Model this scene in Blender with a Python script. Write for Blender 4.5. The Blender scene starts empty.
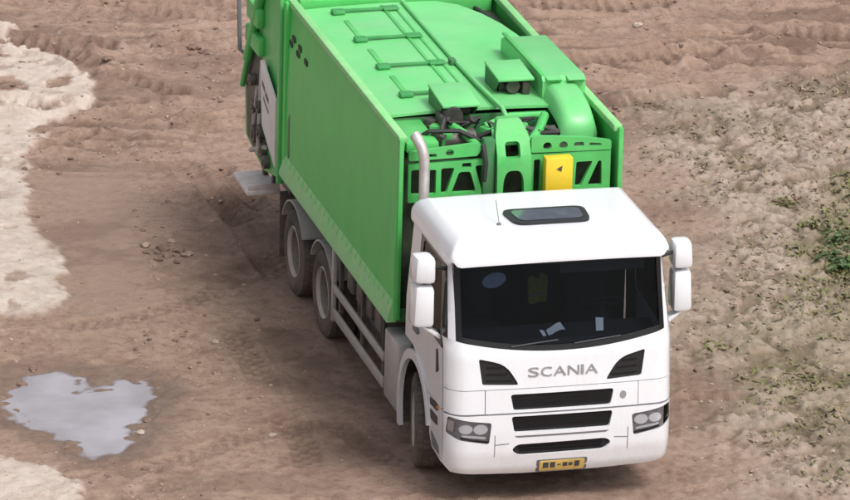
import bpy, bmesh, math, random
import numpy as np
from mathutils import Vector, Matrix
from mathutils.geometry import delaunay_2d_cdt

random.seed(7)
R = math.radians
sc = bpy.context.scene
COL = sc.collection

# ------------------------------------------------------------------ camera
CAM = np.array([-15.8215, -54.0154, 22.0962])
YAW, PITCH, ROLL, FPX, PX, PY = .2595, .3319, .0264, 5858.5, 427.08, 252.17
_f = np.array([math.sin(YAW)*math.cos(PITCH), math.cos(YAW)*math.cos(PITCH), -math.sin(PITCH)])
_r0 = np.array([math.cos(YAW), -math.sin(YAW), 0.0])
_u0 = np.cross(_r0, _f)
_r = math.cos(ROLL)*_r0 + math.sin(ROLL)*_u0
_u = -math.sin(ROLL)*_r0 + math.cos(ROLL)*_u0
cd = bpy.data.cameras.new('camera')
cam = bpy.data.objects.new('camera', cd)
COL.objects.link(cam)
cam.matrix_world = Matrix(((_r[0], _u[0], -_f[0], CAM[0]), (_r[1], _u[1], -_f[1], CAM[1]),
                           (_r[2], _u[2], -_f[2], CAM[2]), (0, 0, 0, 1)))
cd.sensor_width = 36
cd.lens = FPX/850*36
cd.shift_x = (425-PX)/850
cd.shift_y = (PY-250)/850
cd.clip_end = 3000
cd.clip_start = 1
sc.camera = cam

def ground_pt(u, v, z=0.0):
    """photo pixel -> point on the horizontal plane z (where the thing touches the ground)"""
    d = (u-PX)/FPX*_r - (v-PY)/FPX*_u + _f
    return CAM + d*((z-CAM[2])/d[2])

# ------------------------------------------------------------------ world, sun, exposure
SUN_EL, SUN_AZ = 56.0, 152.0            # azimuth clockwise from +Y
w = bpy.data.worlds.new('World')
sc.world = w
w.use_nodes = True
nt = w.node_tree
bg = nt.nodes['Background']
sky = nt.nodes.new('ShaderNodeTexSky')
sky.sky_type = 'NISHITA'
sky.sun_disc = False
sky.sun_elevation = R(SUN_EL)
sky.sun_rotation = R(SUN_AZ)
sky.air_density = 1.0
sky.dust_density = 6.0
sky.ozone_density = 1.0
hs = nt.nodes.new('ShaderNodeHueSaturation')
hs.inputs['Saturation'].default_value = 0.28       # veiled, overcast sky
nt.links.new(sky.outputs[0], hs.inputs['Color'])
nt.links.new(hs.outputs[0], bg.inputs['Color'])
bg.inputs['Strength'].default_value = 0.14
sd = bpy.data.lights.new('sun', 'SUN')
sd.energy = 1.4
sd.angle = R(16)
sd.color = (1.0, .975, .945)
sun = bpy.data.objects.new('sun', sd)
COL.objects.link(sun)
sdir = Vector((math.sin(R(SUN_AZ))*math.cos(R(SUN_EL)), math.cos(R(SUN_AZ))*math.cos(R(SUN_EL)), math.sin(R(SUN_EL))))
sun.rotation_euler = sdir.to_track_quat('Z', 'Y').to_euler()
sun.location = (0, 0, 40)
sc.view_settings.view_transform = 'Standard'
sc.view_settings.look = 'None'
sc.view_settings.gamma = 1
sc.view_settings.exposure = 0.36
sc.view_settings.use_curve_mapping = False

# ------------------------------------------------------------------ materials
MATS = {}
DUST = (.30, .22, .17)

def mat(name, color, rough=.5, metal=0.0, var=.08, vscale=4.0, bump=0.0, bscale=60.0, dirt=0.0, streak=0.0,
        dirt_lo=.2, dirt_hi=1.6, coat=0.0, dust=0.0, dustcol=DUST, spec=.5):
    m = bpy.data.materials.new(name)
    m.use_nodes = True
    t = m.node_tree
    N, L = t.nodes, t.links
    b = N['Principled BSDF']
    b.inputs['Roughness'].default_value = rough
    b.inputs['Metallic'].default_value = metal
    b.inputs['Coat Weight'].default_value = coat
    b.inputs['Coat Roughness'].default_value = .15
    b.inputs['Specular IOR Level'].default_value = spec
    geo = N.new('ShaderNodeNewGeometry')
    def noise(s, det=4, ro=.6):
        n = N.new('ShaderNodeTexNoise')
        n.inputs['Scale'].default_value = s
        n.inputs['Detail'].default_value = det
        n.inputs['Roughness'].default_value = ro
        L.new(geo.outputs['Position'], n.inputs['Vector'])
        return n.outputs['Fac']
    def ramp(src, a, b_, lo=0.0, hi=1.0):
        r = N.new('ShaderNodeMapRange')
        r.inputs['From Min'].default_value = a
        r.inputs['From Max'].default_value = b_
        r.inputs['To Min'].default_value = lo
        r.inputs['To Max'].default_value = hi
        L.new(src, r.inputs['Value'])
        return r.outputs[0]
    def mix(fac, a, b_):
        x = N.new('ShaderNodeMix')
        x.data_type = 'RGBA'
        L.new(fac, x.inputs['Factor'])
        for s, k in ((a, 'A'), (b_, 'B')):
            i = [q for q in x.inputs if q.identifier == k+'_Color'][0]
            if isinstance(s, tuple):
                i.default_value = (*s, 1)
            else:
                L.new(s, i)
        return [q for q in x.outputs if q.identifier == 'Result_Color'][0]
    def math_(op, a, b_):
        x = N.new('ShaderNodeMath')
        x.operation = op
        x.use_clamp = True
        for s, i in ((a, 0), (b_, 1)):
            if isinstance(s, (int, float)):
                x.inputs[i].default_value = s
            else:
                L.new(s, x.inputs[i])
        return x.outputs[0]
    lo = tuple(max(0, c*(1-var)) for c in color)
    hi = tuple(min(1, c*(1+var)) for c in color)
    c = mix(ramp(noise(vscale), .3, .7), lo, hi)
    rsrc = None
    if dust > 0:
        f = math_('MULTIPLY', ramp(noise(2.3, 6, .7), .35, .72), dust)
        c = mix(f, c, dustcol)
    if streak > 0:      # thin rain-washed runs of dirt down the panel
        mp = N.new('ShaderNodeMapping')
        mp.inputs['Scale'].default_value = (9, 9, .55)
        L.new(geo.outputs['Position'], mp.inputs[0])
        n = N.new('ShaderNodeTexNoise')
        n.inputs['Scale'].default_value = 1.6
        n.inputs['Detail'].default_value = 5
        n.inputs['Roughness'].default_value = .7
        L.new(mp.outputs[0], n.inputs['Vector'])
        c = mix(math_('MULTIPLY', ramp(n.outputs['Fac'], .48, .75), streak), c, dustcol)
    if dirt > 0:
        sep = N.new('ShaderNodeSeparateXYZ')
        L.new(geo.outputs['Position'], sep.inputs[0])
        g = ramp(sep.outputs['Z'], dirt_lo, dirt_hi, 1.0, 0.0)
        n1 = ramp(noise(3.2, 8, .72), .36, .66)
        n2 = ramp(noise(22, 4, .7), .42, .62)
        f = math_('MULTIPLY', math_('MULTIPLY', g, math_('ADD', math_('MULTIPLY', n1, .8), math_('MULTIPLY', n2, .35))), dirt)
        c = mix(f, c, dustcol)
        rsrc = f
    L.new(c, b.inputs['Base Color'])
    if rsrc is not None:
        L.new(ramp(rsrc, 0, 1, rough, .85), b.inputs['Roughness'])
    if bump > 0:
        bn = N.new('ShaderNodeBump')
        bn.inputs['Strength'].default_value = bump
        bn.inputs['Distance'].default_value = .01
        L.new(noise(bscale), bn.inputs['Height'])
        L.new(bn.outputs[0], b.inputs['Normal'])
    MATS[name] = m
    return m

mat('white_paint', (.735, .75, .79), .25, var=.02, vscale=2, dirt=.30, dirt_lo=.25, dirt_hi=1.0, coat=.6, dust=.07, streak=.10, dustcol=(.42, .36, .31))
mat('green_paint', (.050, .50, .085), .42, streak=.14, spec=.4, bump=.12, bscale=2.2, var=.07, vscale=1.6, dirt=.30, dirt_lo=1.0, dirt_hi=2.7, dust=.06, dustcol=(.38, .50, .33))
mat('green_roof', (.125, .55, .17), .38, var=.08, vscale=1.5, dust=.30, dustcol=(.36, .50, .33), bump=.05, bscale=30)  # paler than the side green: sky glare put into the colour, plus dust
mat('green_ledge', (.20, .56, .20), .55, var=.1, vscale=5, dust=.35, dustcol=(.40, .48, .32), dirt=.45, dirt_lo=1.1, dirt_hi=2.2)
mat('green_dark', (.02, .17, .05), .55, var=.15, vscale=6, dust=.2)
mat('green_mid', (.032, .27, .07), .5, var=.12, vscale=6, dust=.15)
mat('green_frame', (.065, .45, .10), .4, var=.1, vscale=5, dust=.18, dustcol=(.3, .33, .24))
mat('black_plastic', (.016, .016, .018), .5, var=.2, dirt=.5, dirt_lo=.2, dirt_hi=1.2)
mat('black_gloss', (.008, .008, .010), .15, var=.1)
mat('grille_black', (.010, .010, .011), .55, var=.2)
mat('machine_grey', (.07, .07, .068), .55, metal=.2, var=.4, vscale=12, dust=.4)
mat('chassis_black', (.025, .024, .024), .6, var=.3, dirt=.8, dirt_lo=.2, dirt_hi=1.3)
mat('rubber', (.030, .028, .027), .8, var=.25, vscale=9, bump=.3, bscale=40, dust=.35, dustcol=(.22, .165, .13), dirt=1.0, dirt_lo=.0, dirt_hi=1.0)
mat('rim_paint', (.42, .40, .38), .5, var=.12, vscale=8, dust=.7, dirt=.5, dirt_lo=.1, dirt_hi=1.1)
mat('disc_shaded', (.16, .145, .13), .6, var=.25, vscale=10, dust=.5, dustcol=(.24, .18, .14))  # rear discs: shade inside the deep rim put into the colour, plus dust
mat('guard_grey', (.40, .385, .375), .5, metal=.1, var=.12, vscale=4, dirt=.7, dirt_lo=.2, dirt_hi=1.2)
mat('steel_pipe', (.56, .54, .53), .42, metal=.5, var=.2, vscale=7, dust=.3)
mat('chrome', (.75, .76, .78), .15, metal=1.0, var=.05)
mat('letter_grey', (.40, .40, .42), .35, metal=.5, var=.1)
mat('trim_grey', (.14, .14, .15), .5, var=.1)
mat('yellow_paint', (.72, .50, .015), .45, var=.06, dust=.15)
mat('plate_yellow', (.66, .46, .13), .45, var=.05, dust=.15)
mat('pump_dark', (.035, .037, .04), .5, metal=.3, var=.5, vscale=14, dust=.25)
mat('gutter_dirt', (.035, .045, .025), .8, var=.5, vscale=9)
mat('lamp_grey', (.24, .24, .25), .35, var=.2, vscale=20)
mat('silver', (.88, .88, .90), .35, metal=0, var=.05)
mat('print_dark', (.05, .05, .06), .5)
mat('amber', (.55, .20, .02), .3)
mat('white_board', (.70, .70, .71), .45, var=.04, dust=.2, dirt=.5, dirt_lo=.9, dirt_hi=2.4)
mat('step_board', (.70, .63, .61), .7, var=.15, vscale=9, dust=.5, dustcol=(.42, .33, .29))
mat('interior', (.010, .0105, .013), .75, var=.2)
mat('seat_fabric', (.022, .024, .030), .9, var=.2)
mat('visor_grey', (.07, .07, .072), .7)
mat('decal_blue', (.10, .12, .17), .35, var=.1)
mat('vest_yellow', (.26, .29, .06), .8, var=.15, vscale=14)
mat('vest_band', (.22, .23, .16), .5)
mat('paper', (.78, .77, .75), .8, var=.03)
mat('stone_pale', (.37, .30, .25), .85, var=.2, vscale=18, bump=.4, bscale=50)
mat('stone_brown', (.29, .205, .16), .9, var=.3, vscale=20, bump=.5, bscale=60)
mat('clod_mud', (.175, .115, .088), .9, var=.3, vscale=20, bump=.5, bscale=60)
mat('leaf_green', (.045, .085, .022), .6, var=.45, vscale=9)
mat('leaf_olive', (.15, .14, .055), .7, var=.4, vscale=8)
mat('leaf_dry', (.20, .16, .10), .85, var=.45, vscale=9)

def glass_mat(name, tint, base, refl=1.45):
    m = bpy.data.materials.new(name)
    m.use_nodes = True
    t = m.node_tree
    N, L = t.nodes, t.links
    N.remove(N['Principled BSDF'])
    tr = N.new('ShaderNodeBsdfTransparent')
    tr.inputs[0].default_value = (*tint, 1)
    gl = N.new('ShaderNodeBsdfGlossy')
    gl.inputs['Roughness'].default_value = .03
    fr = N.new('ShaderNodeFresnel')
    fr.inputs[0].default_value = refl
    mx = N.new('ShaderNodeMixShader')
    L.new(fr.outputs[0], mx.inputs[0])
    L.new(tr.outputs[0], mx.inputs[1])
    L.new(gl.outputs[0], mx.inputs[2])
    L.new(mx.outputs[0], N['Material Output'].inputs['Surface'])
    MATS[name] = m
glass_mat('windscreen_glass', (.60, .64, .69), None, 1.20)
glass_mat('lens_glass', (.98, .98, .99), None, 1.3)
mat('hatch_glass', (.13, .145, .18), .10, metal=.85, var=.5, vscale=3)
mat('mirror_glass', (.7, .72, .75), .03, metal=1.0, var=.02)

# ------------------------------------------------------------------ mesh building
def inside(poly, x, y):
    c = False
    n = len(poly)
    j = n-1
    for i in range(n):
        xi, yi = poly[i]
        xj, yj = poly[j]
        if (yi > y) != (yj > y) and x < (xj-xi)*(y-yi)/(yj-yi)+xi:
            c = not c
        j = i
    return c

def dseg(px, py, a, b):
    ax, ay = a
    bx, by = b
    dx, dy = bx-ax, by-ay
    l = dx*dx+dy*dy
    t = 0 if l == 0 else max(0, min(1, ((px-ax)*dx+(py-ay)*dy)/l))
    return math.hypot(px-ax-t*dx, py-ay-t*dy)

def rpoly(pts, r, n=4):
    """polygon with rounded corners"""
    out = []
    m = len(pts)
    for i in range(m):
        p = Vector(pts[i])
        a = Vector(pts[i-1])-p
        b = Vector(pts[(i+1) % m])-p
        rr = r[i] if isinstance(r, (list, tuple)) else r
        k = min(rr, a.length*.49, b.length*.49)
        if k < 1e-5:
            out.append((p.x, p.y))
            continue
        p0 = p+a.normalized()*k
        p1 = p+b.normalized()*k
        for j in range(n+1):
            t = j/n
            q = p0*(1-t)**2+p*2*t*(1-t)+p1*t*t
            out.append((q.x, q.y))
    return out

def rect(x0, x1, y0, y1, r=0, n=4):
    p = [(x0, y0), (x1, y0), (x1, y1), (x0, y1)]
    return rpoly(p, r, n) if r else p

class MB:
    def __init__(self):
        self.v = []
        self.f = []

    def add(self, vs, fs, M=None):
        o = len(self.v)
        for q in vs:
            q = Vector(q)
            self.v.append(tuple(M @ q if M else q))
        self.f += [tuple(i+o for i in f) for f in fs]
        return self

    def box(self, x0, x1, y0, y1, z0, z1, bev=0.0, M=None, seg=2):
        bm = bmesh.new()
        bmesh.ops.create_cube(bm, size=1)
        for q in bm.verts:
            q.co = Vector(((x0+x1)/2+q.co.x*(x1-x0), (y0+y1)/2+q.co.y*(y1-y0), (z0+z1)/2+q.co.z*(z1-z0)))
        if bev:
            bmesh.ops.bevel(bm, geom=bm.edges[:], offset=bev, segments=seg, affect='EDGES', profile=.5)
        bm.verts.index_update()
        self.add([q.co.copy() for q in bm.verts], [[q.index for q in f.verts] for f in bm.faces], M)
        bm.free()
        return self

    def hexa(self, p, bev=0.0):
        """eight corners: bottom loop of 4, top loop of 4"""
        bm = bmesh.new()
        vs = [bm.verts.new(q) for q in p]
        for f in ((0, 1, 2, 3), (4, 5, 6, 7), (0, 1, 5, 4), (1, 2, 6, 5), (2, 3, 7, 6), (3, 0, 4, 7)):
            bm.faces.new([vs[i] for i in f])
        bmesh.ops.recalc_face_normals(bm, faces=bm.faces[:])
        if bev:
            bmesh.ops.bevel(bm, geom=bm.edges[:], offset=bev, segments=2, affect='EDGES', profile=.5)
        bm.verts.index_update()
        self.add([q.co.copy() for q in bm.verts], [[q.index for q in f.verts] for f in bm.faces])
        bm.free()
        return self

    def prism(self, poly, axis, a0, a1):
        """poly in the two other axes (x: (y,z), y: (x,z), z: (x,y))"""
        def P(p, a):
            return (a, p[0], p[1]) if axis == 0 else (p[0], a, p[1]) if axis == 1 else (p[0], p[1], a)
        n = len(poly)
        vs = [P(p, a0) for p in poly]+[P(p, a1) for p in poly]
        fs = [tuple(range(n)), tuple(range(n, 2*n))]+[(i, (i+1) % n, n+(i+1) % n, n+i) for i in range(n)]
        return self.add(vs, fs)

    def tube(self, pts, r, n=10, caps=True):
        pts = [Vector(p) for p in pts]
        rs = r if isinstance(r, (list, tuple)) else [r]*len(pts)
        vs, fs = [], []
        t0 = (pts[1]-pts[0]).normalized()
        up = Vector((0, 0, 1)) if abs(t0.z) < .9 else Vector((1, 0, 0))
        nrm = t0.cross(up).normalized()
        for i, p in enumerate(pts):
            t = (pts[min(i+1, len(pts)-1)]-pts[max(i-1, 0)]).normalized()
            nrm = (nrm-t*nrm.dot(t)).normalized()
            b = t.cross(nrm)
            for k in range(n):
                a = 2*math.pi*k/n
                vs.append(p+(nrm*math.cos(a)+b*math.sin(a))*rs[i])
        for i in range(len(pts)-1):
            for k in range(n):
                fs.append((i*n+k, i*n+(k+1) % n, (i+1)*n+(k+1) % n, (i+1)*n+k))
        if caps:
            fs.append(tuple(range(n)))
            fs.append(tuple(range((len(pts)-1)*n, len(pts)*n)))
        return self.add(vs, fs)

    def lathe(self, prof, c, n=40, closed=True):
        """profile of (x along axis, radius) turned about the x axis through c"""
        m = len(prof)
        vs, fs = [], []
        for k in range(n):
            a = 2*math.pi*k/n
            for (h, r) in prof:
                vs.append((c[0]+h, c[1]+r*math.cos(a), c[2]+r*math.sin(a)))
        for k in range(n):
            k2 = (k+1) % n
            for i in range(m-1 if not closed else m):
                j = (i+1) % m
                fs.append((k*m+i, k*m+j, k2*m+j, k2*m+i))
        return self.add(vs, fs)

    def sheet(self, outer, fn, thick, holes=(), step=None):
        pts, edges = [], []
        loops = []
        def loop(l):
            d = []
            for i in range(len(l)):
                a, b = l[i], l[(i+1) % len(l)]
                d.append(a)
                if step:
                    k = int(math.hypot(b[0]-a[0], b[1]-a[1])/step)
                    for j in range(1, k):
                        d.append((a[0]+(b[0]-a[0])*j/k, a[1]+(b[1]-a[1])*j/k))
            s = len(pts)
            pts.extend(d)
            edges.extend([(s+i, s+(i+1) % len(d)) for i in range(len(d))])
            loops.append(d)
        loop(list(outer))
        for h in holes:
            loop(list(h))
        if step:
            xs = [p[0] for p in outer]
            ys = [p[1] for p in outer]
            x = min(xs)+step*.5
            while x < max(xs):
                y = min(ys)+step*.5
                while y < max(ys):
                    if inside(outer, x, y) and not any(inside(h, x, y) for h in holes):
                        if all(min(abs(x-a[0])+abs(y-a[1]) for a in l) > step*.6 for l in loops):
                            pts.append((x, y))
                    y += step
                x += step
        res = delaunay_2d_cdt([Vector(p) for p in pts], edges, [], 0, 1e-6)
        V2, F2 = res[0], res[2]
        tris = []
        for f in F2:
            cx = sum(V2[i].x for i in f)/len(f)
            cy = sum(V2[i].y for i in f)/len(f)
            if inside(outer, cx, cy) and not any(inside(h, cx, cy) for h in holes):
                tris.append(tuple(f))
        n = len(V2)
        vs = [fn(p.x, p.y, 0.0) for p in V2]+[fn(p.x, p.y, -thick) for p in V2]
        fs = list(tris)+[tuple(n+i for i in reversed(f)) for f in tris]
        cnt = {}
        for f in tris:
            for i in range(len(f)):
                a, b = f[i], f[(i+1) % len(f)]
                cnt.setdefault((min(a, b), max(a, b)), []).append((a, b))
        for l in cnt.values():
            if len(l) == 1:
                a, b = l[0]
                fs.append((a, b, n+b, n+a))
        return self.add(vs, fs)

    def build(self, name, m, parent=None, angle=35, loc=None):
        me = bpy.data.meshes.new(name)
        used = sorted({i for f in self.f for i in f})
        mp = {o: i for i, o in enumerate(used)}
        me.from_pydata([self.v[i] for i in used], [], [tuple(mp[i] for i in f) for f in self.f])
        bm = bmesh.new()
        bm.from_mesh(me)
        bmesh.ops.recalc_face_normals(bm, faces=bm.faces[:])
        bm.to_mesh(me)
        bm.free()
        if loc is not None:
            me.transform(Matrix.Translation(-Vector(loc)))
        me.materials.append(MATS[m])
        me.polygons.foreach_set('use_smooth', [True]*len(me.polygons))
        me.set_sharp_from_angle(angle=R(angle))
        o = bpy.data.objects.new(name, me)
        COL.objects.link(o)
        if loc is not None:
            o.location = loc
        if parent is not None:
            o.parent = parent
            if loc is not None and parent.location.length > 0 and parent.parent is not None:
                o.location = Vector(loc)-parent.location
        return o

def tag(o, label, cat=None, group=None, kind=None):
    if label:
        o['label'] = label
    if cat:
        o['category'] = cat
    if group:
        o['group'] = group
    if kind:
        o['kind'] = kind
    return o

# ------------------------------------------------------------------ noise for the terrain
def _hash(ix, iy, s):
    h = (ix.astype(np.int64)*374761393+iy.astype(np.int64)*668265263+s*974711) & 0x7fffffff
    h = ((h ^ (h >> 13))*1274126177) & 0x7fffffff
    return ((h ^ (h >> 16)) & 0xffff)/65535.0

def vnoise(x, y, s=0):
    ix, iy = np.floor(x), np.floor(y)
    fx, fy_ = x-ix, y-iy
    fx = fx*fx*fx*(fx*(fx*6-15)+10)
    fy_ = fy_*fy_*fy_*(fy_*(fy_*6-15)+10)
    a = _hash(ix, iy, s)
    b = _hash(ix+1, iy, s)
    c = _hash(ix, iy+1, s)
    d = _hash(ix+1, iy+1, s)
    return (a*(1-fx)+b*fx)*(1-fy_)+(c*(1-fx)+d*fx)*fy_-.5

def fbm(x, y, s=0, o=4, g=.5):
    t, a = 0, 1.0
    for i in range(o):
        t = t+a*vnoise(x*2**i+i*17.3, y*2**i-i*9.1, s+i)
        a *= g
    return t

def cells(x, y, s=0):
    """distance to the nearest jittered point, and that cell's random value"""
    ix, iy = np.floor(x), np.floor(y)
    best = np.full(x.shape, 9.0)
    val = np.zeros(x.shape)
    for dx in (-1, 0, 1):
        for dy in (-1, 0, 1):
            cx, cy = ix+dx, iy+dy
            px = cx+_hash(cx, cy, s)
            py = cy+_hash(cx, cy, s+51)
            d = np.hypot(x-px, y-py)
            m = d < best
            best = np.where(m, d, best)
            val = np.where(m, _hash(cx, cy, s+99), val)
    return best, val

def sdf(poly, x, y):
    """signed distance to a polygon, negative inside"""
    d = np.full(x.shape, 1e9)
    ins = np.zeros(x.shape, bool)
    n = len(poly)
    for i in range(n):
        ax, ay = poly[i]
        bx, by = poly[(i+1) % n]
        ex, ey = bx-ax, by-ay
        t = np.clip(((x-ax)*ex+(y-ay)*ey)/(ex*ex+ey*ey+1e-12), 0, 1)
        d = np.minimum(d, np.hypot(x-ax-t*ex, y-ay-t*ey))
        c = ((ay > y) != (by > y)) & (x < (bx-ax)*(y-ay)/(by-ay+1e-12)+ax)
        ins ^= c
    return np.where(ins, -d, d)

def pline(poly, x, y):
    """distance to a polyline and the length along it"""
    d = np.full(x.shape, 1e9)
    sl = np.zeros(x.shape)
    acc = 0.0
    for i in range(len(poly)-1):
        ax, ay = poly[i]
        bx, by = poly[i+1]
        ex, ey = bx-ax, by-ay
        ln = math.hypot(ex, ey)
        t = np.clip(((x-ax)*ex+(y-ay)*ey)/(ln*ln+1e-12), 0, 1)
        q = np.hypot(x-ax-t*ex, y-ay-t*ey)
        m = q < d
        d = np.where(m, q, d)
        sl = np.where(m, acc+t*ln, sl)
        acc += ln
    return d, sl

def G(*px):
    return [tuple(ground_pt(u, v)[:2]) for u, v in px]

def sst(a, b, x):
    t = np.clip((x-a)/(b-a), 0, 1)
    return t*t*(3-2*t)

SAND = [G((-400, 46), (0, 44), (40, 50), (66, 64), (88, 84), (92, 100), (84, 116), (50, 121), (30, 132), (48, 140), (28, 152), (22, 178), (28, 205), (40, 225),
          (52, 246), (62, 262), (58, 285), (62, 300), (42, 318), (10, 318), (-400, 330)),
        G((-300, 452), (0, 456), (30, 462), (60, 470), (62, 480), (85, 488), (70, 520), (-10, 560), (-400, 600)),
        G((-60, 18), (10, 22), (22, 30), (6, 36), (-60, 36))]
SAND_HOLES = [G((-10, 78), (20, 78), (34, 88), (28, 96), (-10, 96)), G((46, 84), (66, 80), (68, 86), (50, 90))]
PUDDLE = G((4, 402), (6, 388), (26, 373), (56, 369), (82, 375), (86, 386), (120, 379), (148, 382), (155, 396), (148, 414), (140, 424), (134, 440),
           (120, 452), (94, 455), (72, 446), (52, 434), (30, 426), (22, 418))
LITTER = G((640, 100), (720, 92), (850, 70), (1000, 60), (1100, 520), (740, 520), (735, 420), (715, 330), (706, 260), (690, 210), (650, 190))
GRASSZ = G((790, 205), (850, 180), (950, 170), (950, 320), (850, 300), (815, 285), (800, 240))
OLIVE = G((745, 310), (800, 285), (950, 280), (950, 520), (850, 480), (800, 430), (765, 400), (738, 350))
SMOOTH = G((30, 170), (110, 160), (140, 200), (150, 300), (90, 340), (60, 280))
RUTS = [(G((-60, 34), (0, 38), (40, 43), (75, 46), (100, 52)), .16, .085), (G((5, 44), (30, 48), (70, 58), (92, 72)), .15, .07),
        (G((150, 12), (190, 17), (222, 20)), .14, .06), (G((100, 4), (160, 3), (235, 8)), .13, .05), (G((118, 82), (145, 88), (176, 96)), .13, .07),
        (G((188, 122), (215, 121), (243, 116)), .12, .08), (G((175, 40), (205, 42), (232, 37)), .12, .06),
        (G((-20, 104), (10, 104), (40, 110), (90, 108), (130, 106)), .14, .06),
        (G((530, 8), (600, 9), (655, 7)), .17, .09), (G((560, 64), (620, 61), (706, 55)), .19, .10), (G((600, 106), (650, 102), (712, 95)), .18, .09),
        (G((780, 33), (815, 36), (860, 40)), .18, .11), (G((700, 68), (760, 55), (800, 50)), .13, .05), (G((815, 78), (840, 72), (880, 68)), .14, .07),
        (G((740, 190), (790, 186), (850, 172)), .12, .06), (G((690, 398), (730, 400), (760, 404)), .10, .05),
        (G((210, 190), (225, 205), (232, 225)), .12, .05), (G((222, 172), (238, 190), (252, 210)), .12, .06),
        (G((40, 148), (60, 144), (90, 134)), .09, .05), (G((560, 28), (640, 24), (760, 22), (850, 12)), .12, .04)]
DARK_PATCH = G((185, 175), (245, 185), (285, 262), (318, 330), (372, 400), (395, 452), (340, 450), (268, 405), (232, 330), (200, 245))  # outline of the ground area coloured darker, with a noisy edge
# prints of the truck's own wheels, curving in from behind
TRACKS = [(G((150, 150), (190, 172), (232, 210), (262, 250), (290, 292)), .17, .030), (G((110, 128), (160, 148), (215, 190), (250, 240), (276, 280)), .15, .026),
          (G((232, 330), (262, 380), (300, 440), (330, 520)), .16, .022), (G((60, 330), (130, 318), (200, 300), (262, 262)), .16, .020),
          (G((150, 470), (240, 440), (330, 420), (400, 470)), .15, .016), (G((690, 480), (700, 420), (696, 350)), .15, .02)]
WHEELS = [(s*1.1, y) for s in (-1, 1) for y in (1.37, 5.42, 6.83)]

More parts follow.
